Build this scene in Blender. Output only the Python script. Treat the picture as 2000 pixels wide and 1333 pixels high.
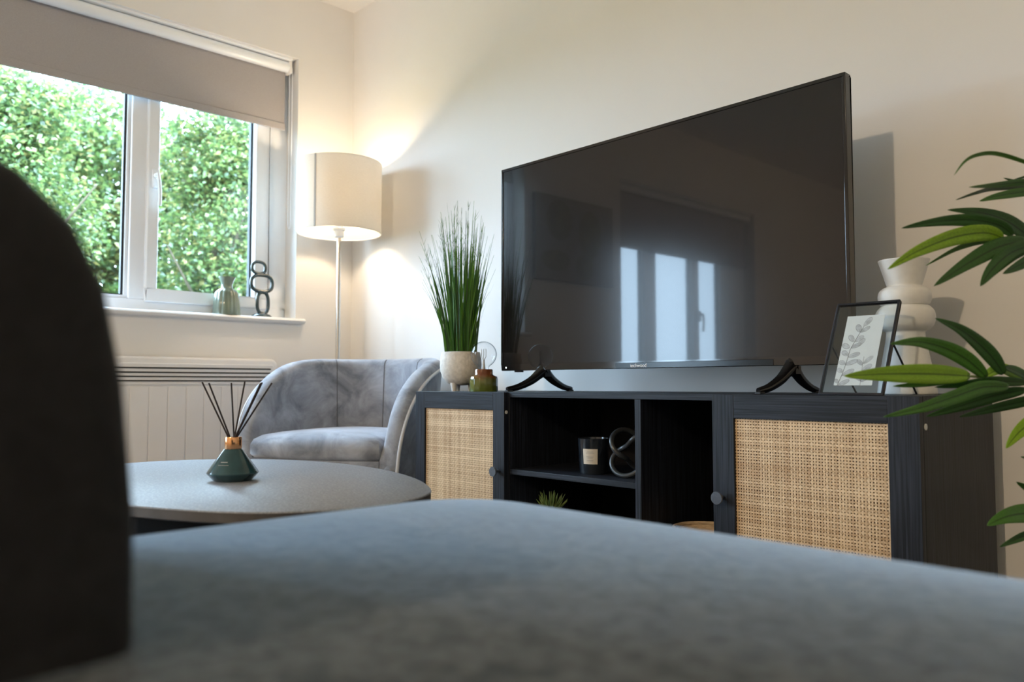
import bpy, bmesh, math, random
from mathutils import Vector, Matrix
from mathutils import noise as mnoise

for o in list(bpy.data.objects):
    bpy.data.objects.remove(o, do_unlink=True)
SC = bpy.context.scene
COL = SC.collection
R = math.radians

# ------------------------------------------------------------------ camera
F_PX = 1572.286
CAM = Vector((3.246, -2.02, 0.60))
YAW, PITCH, ROLL = R(46.7837), R(3.0518), R(-0.0667)
cy, sy, cp, sp = math.cos(YAW), math.sin(YAW), math.cos(PITCH), math.sin(PITCH)
FWD = Vector((-sy * cp, cy * cp, sp))
r0 = Vector((cy, sy, 0.0))
u0 = r0.cross(FWD)
RGT = math.cos(ROLL) * r0 + math.sin(ROLL) * u0
UPV = -math.sin(ROLL) * r0 + math.cos(ROLL) * u0
cd = bpy.data.cameras.new('camera')
cam = bpy.data.objects.new('camera', cd)
COL.objects.link(cam)
m = Matrix((RGT, UPV, -FWD)).transposed().to_4x4()
m.translation = CAM
cam.matrix_world = m
cd.sensor_width = 36.0
cd.lens = F_PX * 36.0 / 2000.0
cd.clip_start = 0.02
cd.clip_end = 200
cd.dof.use_dof = True
cd.dof.focus_distance = 1.95
cd.dof.aperture_fstop = 4.0
SC.camera = cam


def W(px, py, d):
    """room point seen at (px, py) of the 2000x1333 frame at a given depth"""
    return CAM + FWD * d + RGT * ((px - 1000) / F_PX * d) + UPV * ((666.5 - py) / F_PX * d)


# ------------------------------------------------------------------ daylight
wd = bpy.data.worlds.new('overcast_sky')
SC.world = wd
wd.use_nodes = True
nt = wd.node_tree
nt.nodes.clear()
wo = nt.nodes.new('ShaderNodeOutputWorld')
wb = nt.nodes.new('ShaderNodeBackground')
tc = nt.nodes.new('ShaderNodeTexCoord')
sx = nt.nodes.new('ShaderNodeSeparateXYZ')
cr = nt.nodes.new('ShaderNodeValToRGB')
cr.color_ramp.elements[0].position = 0.35
cr.color_ramp.elements[0].color = (0.10, 0.13, 0.09, 1)
cr.color_ramp.elements[1].position = 0.52
cr.color_ramp.elements[1].color = (0.62, 0.84, 1.08, 1)
mr = nt.nodes.new('ShaderNodeMapRange')
mr.inputs['From Min'].default_value = -1
mr.inputs['From Max'].default_value = 1
nt.links.new(tc.outputs['Generated'], sx.inputs[0])
nt.links.new(sx.outputs['Z'], mr.inputs['Value'])
nt.links.new(mr.outputs[0], cr.inputs[0])
nt.links.new(cr.outputs[0], wb.inputs['Color'])
wb.inputs['Strength'].default_value = 16.0
nt.links.new(wb.outputs[0], wo.inputs[0])

SC.view_settings.view_transform = 'Standard'
SC.view_settings.look = 'None'
SC.view_settings.gamma = 1.0
SC.view_settings.use_curve_mapping = False
SC.view_settings.exposure = 0.7
try:
    SC.cycles.use_denoising = True
    SC.cycles.max_bounces = 10
    SC.cycles.diffuse_bounces = 6
    SC.cycles.transparent_max_bounces = 24
    SC.cycles.caustics_reflective = False
    SC.cycles.caustics_refractive = False
    SC.cycles.sample_clamp_indirect = 6.0
except Exception:
    pass

# windows in the left wall: y0, y1, z0, z1
WIN1 = (-1.72, -0.286, 0.889, 2.064)
WIN2 = (-4.22, -2.575, 0.45, 1.92)


def portal(w):
    ld = bpy.data.lights.new('window_portal', 'AREA')
    ld.shape = 'RECTANGLE'
    ld.size = w[3] - w[2]
    ld.size_y = w[1] - w[0]
    ld.cycles.is_portal = True
    o = bpy.data.objects.new('window_portal', ld)
    COL.objects.link(o)
    o.location = (-0.32, (w[0] + w[1]) / 2, (w[2] + w[3]) / 2)
    o.rotation_euler = (0, R(-90), 0)


portal(WIN1)
portal(WIN2)

LAMP_W = 14.0        # floor lamp bulb, warm
CEIL_W = 100.0       # ceiling lamp at the near end of the room
LAMP_POS = Vector((0.25, -0.22, 1.40))
CEIL_POS = Vector((2.741, -4.30, 2.24))

# ------------------------------------------------------------------ materials
MATS = {}


def mat(name, col, rough=0.6, metal=0.0, spec=None, noise=0.0, nscale=30.0, bump=0.0, bscale=None,
        sheen=0.0, stretch=None, coat=0.0, col2=None, trans=0.0, ior=None, sheen_rough=0.5, detail=4.0):
    if name in MATS:
        return MATS[name]
    mt = bpy.data.materials.new(name)
    mt.use_nodes = True
    n = mt.node_tree
    b = n.nodes['Principled BSDF']
    b.inputs['Base Color'].default_value = (*col, 1)
    b.inputs['Roughness'].default_value = rough
    b.inputs['Metallic'].default_value = metal
    if spec is not None:
        b.inputs['Specular IOR Level'].default_value = spec
    if ior:
        b.inputs['IOR'].default_value = ior
    b.inputs['Sheen Weight'].default_value = sheen
    b.inputs['Sheen Roughness'].default_value = sheen_rough
    b.inputs['Coat Weight'].default_value = coat
    b.inputs['Coat Roughness'].default_value = 0.05
    b.inputs['Transmission Weight'].default_value = trans
    tcn = n.nodes.new('ShaderNodeTexCoord')
    mp = n.nodes.new('ShaderNodeMapping')
    n.links.new(tcn.outputs['Object'], mp.inputs[0])
    if stretch:
        mp.inputs['Scale'].default_value = stretch
    if noise > 0 or col2:
        t = n.nodes.new('ShaderNodeTexNoise')
        t.inputs['Scale'].default_value = nscale
        t.inputs['Detail'].default_value = detail
        n.links.new(mp.outputs[0], t.inputs['Vector'])
        rp = n.nodes.new('ShaderNodeValToRGB')
        c2 = col2 or tuple(min(1, c * (1 + noise)) for c in col)
        c1 = col if col2 else tuple(c * (1 - noise) for c in col)
        rp.color_ramp.elements[0].position = 0.35
        rp.color_ramp.elements[1].position = 0.65
        rp.color_ramp.elements[0].color = (*c1, 1)
        rp.color_ramp.elements[1].color = (*c2, 1)
        n.links.new(t.outputs['Fac'], rp.inputs[0])
        n.links.new(rp.outputs[0], b.inputs['Base Color'])
    if bump > 0:
        t2 = n.nodes.new('ShaderNodeTexNoise')
        t2.inputs['Scale'].default_value = bscale or nscale
        t2.inputs['Detail'].default_value = 5
        n.links.new(mp.outputs[0], t2.inputs['Vector'])
        bp = n.nodes.new('ShaderNodeBump')
        bp.inputs['Strength'].default_value = bump
        bp.inputs['Distance'].default_value = 0.002
        n.links.new(t2.outputs['Fac'], bp.inputs['Height'])
        n.links.new(bp.outputs[0], b.inputs['Normal'])
    MATS[name] = mt
    return mt


M_WALL = mat('wall_paint', (0.78, 0.775, 0.765), 0.62, noise=0.012, nscale=3, bump=0.08, bscale=220, spec=0.25)
M_CEIL = mat('ceiling_paint', (0.83, 0.82, 0.80), 0.8, noise=0.01, nscale=4)
M_FLOOR = mat('grey_oak_floor', (0.30, 0.28, 0.26), 0.4, noise=0.25, nscale=6, stretch=(1, 14, 1))
M_WHITE = mat('white_gloss_paint', (0.86, 0.87, 0.88), 0.35, noise=0.01, nscale=8)
M_UPVC = mat('white_window_plastic', (0.86, 0.90, 0.95), 0.25, noise=0.01, nscale=8)
M_GASKET = mat('black_gasket', (0.02, 0.025, 0.03), 0.6)
M_BLIND = mat('taupe_blind_cloth', (0.37, 0.355, 0.36), 0.85, noise=0.05, nscale=350, bump=0.1, bscale=500)
M_CREAMMETAL = mat('cream_metal', (0.80, 0.79, 0.79), 0.45, noise=0.01, nscale=9)
M_SLOT = mat('slot_dark', (0.03, 0.03, 0.03), 0.8)
M_CHROME = mat('brushed_steel', (0.62, 0.60, 0.57), 0.22, metal=1.0, noise=0.03, nscale=60)
M_BLACK = mat('black_plastic', (0.012, 0.012, 0.014), 0.3, noise=0.1, nscale=60)
M_GLOSSB = mat('gloss_black_plastic', (0.008, 0.008, 0.010), 0.08, spec=0.6, noise=0.1, nscale=40)
M_BLACKMETAL = mat('black_metal', (0.02, 0.022, 0.03), 0.35, metal=0.3, noise=0.1, nscale=80)
M_KNOB = mat('knob_metal', (0.10, 0.11, 0.13), 0.45, metal=0.5, noise=0.1, nscale=200)
M_WHITECER = mat('matt_white_ceramic', (0.74, 0.73, 0.70), 0.55, noise=0.03, nscale=60, bump=0.15, bscale=250)
M_STONEPOT = mat('etched_white_ceramic', (0.70, 0.68, 0.64), 0.8, noise=0.10, nscale=90, bump=0.9, bscale=130)
M_PEG = mat('peg_wood', (0.45, 0.34, 0.22), 0.6, noise=0.1, nscale=30, stretch=(4, 4, 1))
M_SOIL = mat('soil', (0.03, 0.022, 0.015), 0.95, noise=0.4, nscale=80, bump=0.8)
M_COPPER = mat('copper_collar', (0.85, 0.45, 0.22), 0.18, metal=1.0, noise=0.04, nscale=50)
M_REED = mat('black_reed', (0.018, 0.010, 0.010), 0.6, noise=0.2, nscale=200)
M_LABEL = mat('cream_label', (0.66, 0.61, 0.52), 0.7, noise=0.03, nscale=90)
M_INKG = mat('grey_print_ink', (0.25, 0.24, 0.24), 0.8, noise=0.05, nscale=90)
M_PAPER = mat('white_paper', (0.93, 0.93, 0.95), 0.8, noise=0.01, nscale=90)
M_INK1 = mat('pale_grey_wash', (0.66, 0.66, 0.70), 0.8, noise=0.15, nscale=120)
M_INK2 = mat('dark_grey_line', (0.16, 0.16, 0.18), 0.8, noise=0.15, nscale=120)
M_LOGO = mat('white_logo_paint', (0.85, 0.87, 0.90), 0.5)
M_SEAM = mat('dark_seam', (0.10, 0.10, 0.11), 0.9)
M_TEAL = mat('dark_teal_glass', (0.016, 0.060, 0.075), 0.16, spec=0.6, noise=0.2, nscale=30, coat=0.4)
M_GREENGLAZE = mat('sage_glaze', (0.16, 0.21, 0.165), 0.15, spec=0.6, noise=0.2, nscale=25, coat=0.6, stretch=(1, 1, 0.3))
M_CANDLE = mat('dark_blue_glass', (0.012, 0.016, 0.022), 0.18, spec=0.6, noise=0.1, nscale=30, coat=0.3)
M_WAX = mat('cream_wax', (0.62, 0.58, 0.50), 0.5)
M_KNOT = mat('black_grey_ceramic', (0.030, 0.034, 0.038), 0.3, noise=0.25, nscale=25, spec=0.6)
M_BASKET = mat('cream_basket', (0.60, 0.46, 0.30), 0.7, noise=0.2, nscale=60, stretch=(1, 1, 6), bump=0.6)
M_TREEBARK = mat('bark', (0.10, 0.075, 0.05), 0.9, noise=0.3, nscale=20)
M_LAWN = mat('lawn_grass', (0.05, 0.09, 0.025), 0.95, noise=0.4, nscale=5)
M_PALMSTEM = mat('palm_stem', (0.16, 0.20, 0.05), 0.5, noise=0.15, nscale=50)
M_DARKPOT = mat('charcoal_planter', (0.05, 0.05, 0.055), 0.6, noise=0.1, nscale=40)
M_ARTDARK = mat('art_canvas_edge', (0.05, 0.045, 0.04), 0.8)
M_CHAIRLEG = mat('black_chair_leg', (0.012, 0.012, 0.012), 0.4, noise=0.1, nscale=50)


def mat_wood(name, axis):
    """black stained woodgrain, grain running along axis"""
    mt = bpy.data.materials.new(name)
    mt.use_nodes = True
    n = mt.node_tree
    b = n.nodes['Principled BSDF']
    b.inputs['Roughness'].default_value = 0.5
    b.inputs['Specular IOR Level'].default_value = 0.3
    t = n.nodes.new('ShaderNodeTexCoord')
    mp = n.nodes.new('ShaderNodeMapping')
    s = [150, 150, 150]
    s[axis] = 3.0
    mp.inputs['Scale'].default_value = s
    n.links.new(t.outputs['Object'], mp.inputs[0])
    nz = n.nodes.new('ShaderNodeTexNoise')
    nz.inputs['Scale'].default_value = 1.6
    nz.inputs['Detail'].default_value = 3
    nz.inputs['Distortion'].default_value = 0.4
    n.links.new(mp.outputs[0], nz.inputs['Vector'])
    rp = n.nodes.new('ShaderNodeValToRGB')
    rp.color_ramp.elements[0].position = 0.38
    rp.color_ramp.elements[0].color = (0.003, 0.004, 0.007, 1)
    rp.color_ramp.elements[1].position = 0.66
    rp.color_ramp.elements[1].color = (0.020, 0.025, 0.038, 1)
    n.links.new(nz.outputs['Fac'], rp.inputs[0])
    n.links.new(rp.outputs[0], b.inputs['Base Color'])
    bp = n.nodes.new('ShaderNodeBump')
    bp.inputs['Strength'].default_value = 0.5
    bp.inputs['Distance'].default_value = 0.001
    n.links.new(nz.outputs['Fac'], bp.inputs['Height'])
    n.links.new(bp.outputs[0], b.inputs['Normal'])
    return mt


M_WOODX = mat_wood('black_woodgrain_across', 0)
M_WOODY = mat_wood('black_woodgrain_deep', 1)
M_WOODZ = mat_wood('black_woodgrain_upright', 2)


def mat_cane():
    mt = bpy.data.materials.new('woven_cane')
    mt.use_nodes = True
    n = mt.node_tree
    b = n.nodes['Principled BSDF']
    b.inputs['Roughness'].default_value = 0.55
    t = n.nodes.new('ShaderNodeTexCoord')
    g = n.nodes.new('ShaderNodeNewGeometry')
    nz = n.nodes.new('ShaderNodeTexNoise')
    nz.inputs['Scale'].default_value = 9
    nz.inputs['Detail'].default_value = 5
    n.links.new(t.outputs['Object'], nz.inputs['Vector'])
    mx = n.nodes.new('ShaderNodeMath')
    mx.operation = 'MULTIPLY_ADD'
    mx.inputs[1].default_value = 0.45
    n.links.new(g.outputs['Random Per Island'], mx.inputs[0])
    mu = n.nodes.new('ShaderNodeMath')
    mu.operation = 'MULTIPLY'
    mu.inputs[1].default_value = 0.6
    n.links.new(nz.outputs['Fac'], mu.inputs[0])
    n.links.new(mu.outputs[0], mx.inputs[2])
    rp = n.nodes.new('ShaderNodeValToRGB')
    rp.color_ramp.elements[0].position = 0.2
    rp.color_ramp.elements[0].color = (0.42, 0.26, 0.13, 1)
    rp.color_ramp.elements[1].position = 0.75
    rp.color_ramp.elements[1].color = (0.74, 0.55, 0.34, 1)
    n.links.new(mx.outputs[0], rp.inputs[0])
    n.links.new(rp.outputs[0], b.inputs['Base Color'])
    return mt


M_CANE = mat_cane()
M_CANEBACK = mat('cane_backing', (0.10, 0.05, 0.022), 0.8, noise=0.2, nscale=60)


def mat_glass(name, tint=(1, 1, 1), fac_ior=1.5, rough=0.0, edge=None):
    """thin clear pane: fresnel reflection over straight transmission"""
    mt = bpy.data.materials.new(name)
    mt.use_nodes = True
    n = mt.node_tree
    n.nodes.clear()
    o = n.nodes.new('ShaderNodeOutputMaterial')
    mx = n.nodes.new('ShaderNodeMixShader')
    tr = n.nodes.new('ShaderNodeBsdfTransparent')
    gl = n.nodes.new('ShaderNodeBsdfGlossy')
    gl.inputs['Roughness'].default_value = rough
    lw = n.nodes.new('ShaderNodeLayerWeight')
    lw.inputs['Blend'].default_value = 0.5
    pw = n.nodes.new('ShaderNodeMath')
    pw.operation = 'POWER'
    pw.inputs[1].default_value = 5.0
    fr = n.nodes.new('ShaderNodeMath')
    fr.operation = 'MULTIPLY_ADD'
    f0 = ((fac_ior - 1) / (fac_ior + 1)) ** 2
    fr.inputs[1].default_value = 1 - f0
    fr.inputs[2].default_value = f0
    n.links.new(lw.outputs['Facing'], pw.inputs[0])
    n.links.new(pw.outputs[0], fr.inputs[0])
    tr.inputs['Color'].default_value = (*tint, 1)
    if edge:
        # longer path through the glass wall at the rim absorbs more
        rp = n.nodes.new('ShaderNodeValToRGB')
        rp.color_ramp.elements[0].position = 0.55
        rp.color_ramp.elements[0].color = (*tint, 1)
        rp.color_ramp.elements[1].position = 0.95
        rp.color_ramp.elements[1].color = (*edge, 1)
        n.links.new(lw.outputs['Facing'], rp.inputs[0])
        n.links.new(rp.outputs[0], tr.inputs['Color'])
    n.links.new(fr.outputs[0], mx.inputs[0])
    n.links.new(tr.outputs[0], mx.inputs[1])
    n.links.new(gl.outputs[0], mx.inputs[2])
    n.links.new(mx.outputs[0], o.inputs[0])
    return mt


M_GLASS = mat_glass('window_glass', (0.97, 0.99, 0.99))
M_FRAMEGLASS = mat_glass('picture_glass', (0.93, 0.96, 0.97))
M_BULBGLASS = mat_glass('clear_bulb_glass', (0.97, 0.98, 0.99), 1.55, edge=(0.35, 0.42, 0.46))


def mat_screen():
    mt = bpy.data.materials.new('tv_screen_glass')
    mt.use_nodes = True
    n = mt.node_tree
    n.nodes.clear()
    o = n.nodes.new('ShaderNodeOutputMaterial')
    df = n.nodes.new('ShaderNodeBsdfDiffuse')
    df.inputs['Color'].default_value = (0.012, 0.011, 0.012, 1)
    g1 = n.nodes.new('ShaderNodeBsdfGlossy')
    g1.inputs['Roughness'].default_value = 0.03
    g2 = n.nodes.new('ShaderNodeBsdfGlossy')
    g2.inputs['Roughness'].default_value = 0.16
    mg = n.nodes.new('ShaderNodeMixShader')
    mg.inputs[0].default_value = 0.42
    fr = n.nodes.new('ShaderNodeFresnel')
    fr.inputs['IOR'].default_value = 1.56
    mx = n.nodes.new('ShaderNodeMixShader')
    n.links.new(g1.outputs[0], mg.inputs[1])
    n.links.new(g2.outputs[0], mg.inputs[2])
    n.links.new(fr.outputs[0], mx.inputs[0])
    n.links.new(df.outputs[0], mx.inputs[1])
    n.links.new(mg.outputs[0], mx.inputs[2])
    n.links.new(mx.outputs[0], o.inputs[0])
    return mt


M_SCREEN = mat_screen()


def mat_velvet(name, c1, c2, sheen, nscale, sheencol=(0.8, 0.85, 0.95), srough=0.45, half=0.18):
    mt = bpy.data.materials.new(name)
    mt.use_nodes = True
    n = mt.node_tree
    b = n.nodes['Principled BSDF']
    b.inputs['Roughness'].default_value = 0.75
    b.inputs['Specular IOR Level'].default_value = 0.2
    b.inputs['Sheen Weight'].default_value = sheen
    b.inputs['Sheen Roughness'].default_value = srough
    b.inputs['Sheen Tint'].default_value = (*sheencol, 1)
    t = n.nodes.new('ShaderNodeTexCoord')
    nz = n.nodes.new('ShaderNodeTexNoise')
    nz.inputs['Scale'].default_value = nscale
    nz.inputs['Detail'].default_value = 6
    nz.inputs['Roughness'].default_value = 0.65
    nz.inputs['Distortion'].default_value = 0.6
    n.links.new(t.outputs['Object'], nz.inputs['Vector'])
    rp = n.nodes.new('ShaderNodeValToRGB')
    rp.color_ramp.elements[0].position = 0.5 - half
    rp.color_ramp.elements[0].color = (*c1, 1)
    rp.color_ramp.elements[1].position = 0.5 + half
    rp.color_ramp.elements[1].color = (*c2, 1)
    n.links.new(nz.outputs['Fac'], rp.inputs[0])
    n.links.new(rp.outputs[0], b.inputs['Base Color'])
    bp = n.nodes.new('ShaderNodeBump')
    bp.inputs['Strength'].default_value = 0.25
    bp.inputs['Distance'].default_value = 0.004
    n.links.new(nz.outputs['Fac'], bp.inputs['Height'])
    n.links.new(bp.outputs[0], b.inputs['Normal'])
    return mt


M_VELVET = mat_velvet('grey_crushed_velvet', (0.14, 0.155, 0.185), (0.42, 0.45, 0.52), 0.6, 8)
M_SOFA = mat_velvet('charcoal_felt', (0.010, 0.013, 0.016), (0.062, 0.072, 0.083), 1.0, 75, (0.66, 0.80, 0.95), 0.28, 0.07)
M_SOFABACK = mat_velvet('charcoal_felt_shaded', (0.014, 0.014, 0.015), (0.024, 0.024, 0.026), 0.08, 55)  # darker copy of the sofa felt; the backrest's shade is put into its colour


def mat_table():
    mt = bpy.data.materials.new('dark_speckled_stone_top')
    mt.use_nodes = True
    n = mt.node_tree
    b = n.nodes['Principled BSDF']
    b.inputs['Roughness'].default_value = 0.42
    b.inputs['Specular IOR Level'].default_value = 0.17
    t = n.nodes.new('ShaderNodeTexCoord')
    nz = n.nodes.new('ShaderNodeTexNoise')
    nz.inputs['Scale'].default_value = 260
    nz.inputs['Detail'].default_value = 2
    n.links.new(t.outputs['Object'], nz.inputs['Vector'])
    rp = n.nodes.new('ShaderNodeValToRGB')
    rp.color_ramp.elements[0].position = 0.45
    rp.color_ramp.elements[0].color = (0.19, 0.205, 0.235, 1)
    rp.color_ramp.elements[1].position = 0.75
    rp.color_ramp.elements[1].color = (0.32, 0.34, 0.375, 1)
    n.links.new(nz.outputs['Fac'], rp.inputs[0])
    n.links.new(rp.outputs[0], b.inputs['Base Color'])
    return mt


M_TABLE = mat_table()
M_TABLEEDGE = mat('dark_table_edge', (0.05, 0.048, 0.05), 0.5, noise=0.15, nscale=40)


def mat_shade():
    mt = bpy.data.materials.new('linen_lampshade')
    mt.use_nodes = True
    n = mt.node_tree
    n.nodes.clear()
    o = n.nodes.new('ShaderNodeOutputMaterial')
    df = n.nodes.new('ShaderNodeBsdfDiffuse')
    tl = n.nodes.new('ShaderNodeBsdfTranslucent')
    mx = n.nodes.new('ShaderNodeMixShader')
    mx.inputs[0].default_value = 0.42
    t = n.nodes.new('ShaderNodeTexCoord')
    mp = n.nodes.new('ShaderNodeMapping')
    mp.inputs['Scale'].default_value = (40, 40, 300)
    nz = n.nodes.new('ShaderNodeTexNoise')
    nz.inputs['Scale'].default_value = 3
    nz.inputs['Detail'].default_value = 4
    rp = n.nodes.new('ShaderNodeValToRGB')
    rp.color_ramp.elements[0].color = (0.68, 0.66, 0.62, 1)
    rp.color_ramp.elements[1].color = (0.84, 0.82, 0.78, 1)
    n.links.new(t.outputs['Object'], mp.inputs[0])
    n.links.new(mp.outputs[0], nz.inputs['Vector'])
    n.links.new(nz.outputs['Fac'], rp.inputs[0])
    n.links.new(rp.outputs[0], df.inputs['Color'])
    n.links.new(rp.outputs[0], tl.inputs['Color'])
    n.links.new(df.outputs[0], mx.inputs[1])
    n.links.new(tl.outputs[0], mx.inputs[2])
    n.links.new(mx.outputs[0], o.inputs[0])
    return mt


M_SHADE = mat_shade()


def mat_leaf(name, cols, rough=0.4, transl=0.3, spec=0.5, rib=False, zgrad=None):
    """leaf: colour varies per leaf; optional dark midrib from the u coordinate"""
    mt = bpy.data.materials.new(name)
    mt.use_nodes = True
    n = mt.node_tree
    b = n.nodes['Principled BSDF']
    b.inputs['Roughness'].default_value = rough
    b.inputs['Specular IOR Level'].default_value = spec
    o = n.nodes['Material Output']
    g = n.nodes.new('ShaderNodeNewGeometry')
    rp = n.nodes.new('ShaderNodeValToRGB')
    e = rp.color_ramp.elements
    while len(e) < len(cols):
        e.new(0.5)
    for i, c in enumerate(cols):
        e[i].position = i / max(1, len(cols) - 1)
        e[i].color = (*c, 1)
    n.links.new(g.outputs['Random Per Island'], rp.inputs[0])
    out = rp.outputs[0]
    if rib:
        uv = n.nodes.new('ShaderNodeUVMap')
        s = n.nodes.new('ShaderNodeSeparateXYZ')
        n.links.new(uv.outputs[0], s.inputs[0])
        a = n.nodes.new('ShaderNodeMath')
        a.operation = 'SUBTRACT'
        a.inputs[1].default_value = 0.5
        n.links.new(s.outputs['X'], a.inputs[0])
        ab = n.nodes.new('ShaderNodeMath')
        ab.operation = 'ABSOLUTE'
        n.links.new(a.outputs[0], ab.inputs[0])
        r2 = n.nodes.new('ShaderNodeValToRGB')
        r2.color_ramp.elements[0].position = 0.02
        r2.color_ramp.elements[0].color = (0.35, 0.35, 0.35, 1)
        r2.color_ramp.elements[1].position = 0.07
        r2.color_ramp.elements[1].color = (1, 1, 1, 1)
        n.links.new(ab.outputs[0], r2.inputs[0])
        mm = n.nodes.new('ShaderNodeMixRGB')
        mm.blend_type = 'MULTIPLY'
        mm.inputs[0].default_value = 1
        n.links.new(out, mm.inputs[1])
        n.links.new(r2.outputs[0], mm.inputs[2])
        # faint mottling
        nz = n.nodes.new('ShaderNodeTexNoise')
        nz.inputs['Scale'].default_value = 45
        nz.inputs['Detail'].default_value = 4
        r3 = n.nodes.new('ShaderNodeValToRGB')
        r3.color_ramp.elements[0].position = 0.3
        r3.color_ramp.elements[0].color = (0.75, 0.75, 0.75, 1)
        r3.color_ramp.elements[1].position = 0.7
        r3.color_ramp.elements[1].color = (1.15, 1.15, 1.15, 1)
        n.links.new(nz.outputs['Fac'], r3.inputs[0])
        m2 = n.nodes.new('ShaderNodeMixRGB')
        m2.blend_type = 'MULTIPLY'
        m2.inputs[0].default_value = 1
        n.links.new(mm.outputs[0], m2.inputs[1])
        n.links.new(r3.outputs[0], m2.inputs[2])
        out = m2.outputs[0]
    n.links.new(out, b.inputs['Base Color'])
    tl = n.nodes.new('ShaderNodeBsdfTranslucent')
    n.links.new(out, tl.inputs['Color'])
    mx = n.nodes.new('ShaderNodeMixShader')
    mx.inputs[0].default_value = transl
    n.links.new(b.outputs[0], mx.inputs[1])
    n.links.new(tl.outputs[0], mx.inputs[2])
    n.links.new(mx.outputs[0], o.inputs[0])
    return mt


M_PALMD = mat_leaf('palm_leaf_dark', [(0.022, 0.075, 0.018), (0.04, 0.13, 0.022)], 0.42, 0.15, rib=True)
M_PALMM = mat_leaf('palm_leaf_mid', [(0.05, 0.17, 0.02), (0.08, 0.22, 0.03)], 0.42, 0.2, rib=True)
M_PALML = mat_leaf('palm_leaf_lime', [(0.23, 0.43, 0.02), (0.28, 0.48, 0.03)], 0.42, 0.25, rib=True)
M_GRASSB = mat_leaf('grass_blade', [(0.012, 0.05, 0.012), (0.04, 0.14, 0.015), (0.09, 0.24, 0.02), (0.03, 0.10, 0.03)], 0.35, 0.15)
M_GARDEN = mat_leaf('garden_leaf', [(0.055, 0.10, 0.045), (0.08, 0.145, 0.05), (0.15, 0.24, 0.075), (0.21, 0.28, 0.085),
                                    (0.33, 0.27, 0.10)], 0.30, 0.4, 0.9)
M_SUCC = mat_leaf('succulent_leaf', [(0.06, 0.13, 0.03), (0.20, 0.26, 0.06)], 0.5, 0.1)

# jar glaze: brown at the neck running into green
def mat_jar():
    mt = bpy.data.materials.new('brown_to_green_glaze')
    mt.use_nodes = True
    n = mt.node_tree
    b = n.nodes['Principled BSDF']
    b.inputs['Roughness'].default_value = 0.12
    b.inputs['Coat Weight'].default_value = 0.5
    t = n.nodes.new('ShaderNodeTexCoord')
    s = n.nodes.new('ShaderNodeSeparateXYZ')
    n.links.new(t.outputs['Object'], s.inputs[0])
    nz = n.nodes.new('ShaderNodeTexNoise')
    nz.inputs['Scale'].default_value = 60
    n.links.new(t.outputs['Object'], nz.inputs['Vector'])
    ad = n.nodes.new('ShaderNodeMath')
    ad.operation = 'MULTIPLY_ADD'
    ad.inputs[1].default_value = 0.02
    n.links.new(nz.outputs['Fac'], ad.inputs[0])
    n.links.new(s.outputs['Z'], ad.inputs[2])
    mr_ = n.nodes.new('ShaderNodeMapRange')
    mr_.inputs['From Min'].default_value = 0.0
    mr_.inputs['From Max'].default_value = 0.08
    n.links.new(ad.outputs[0], mr_.inputs['Value'])
    rp = n.nodes.new('ShaderNodeValToRGB')
    rp.color_ramp.elements[0].position = 0.1
    rp.color_ramp.elements[0].color = (0.11, 0.15, 0.025, 1)
    rp.color_ramp.elements[1].position = 0.75
    rp.color_ramp.elements[1].color = (0.16, 0.05, 0.018, 1)
    e = rp.color_ramp.elements.new(0.55)
    e.color = (0.10, 0.11, 0.02, 1)
    n.links.new(mr_.outputs[0], rp.inputs[0])
    n.links.new(rp.outputs[0], b.inputs['Base Color'])
    return mt


M_JAR = mat_jar()


def mat_emit(name, col, s):
    mt = bpy.data.materials.new(name)
    mt.use_nodes = True
    n = mt.node_tree
    b = n.nodes['Principled BSDF']
    b.inputs['Base Color'].default_value = (*col, 1)
    b.inputs['Emission Color'].default_value = (*col, 1)
    b.inputs['Emission Strength'].default_value = s
    return mt


M_BULBON = mat_emit('lit_bulb', (1.0, 0.72, 0.42), 12.0)
M_LED = mat_emit('white_standby_light', (0.8, 0.95, 1.0), 3.0)


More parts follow.
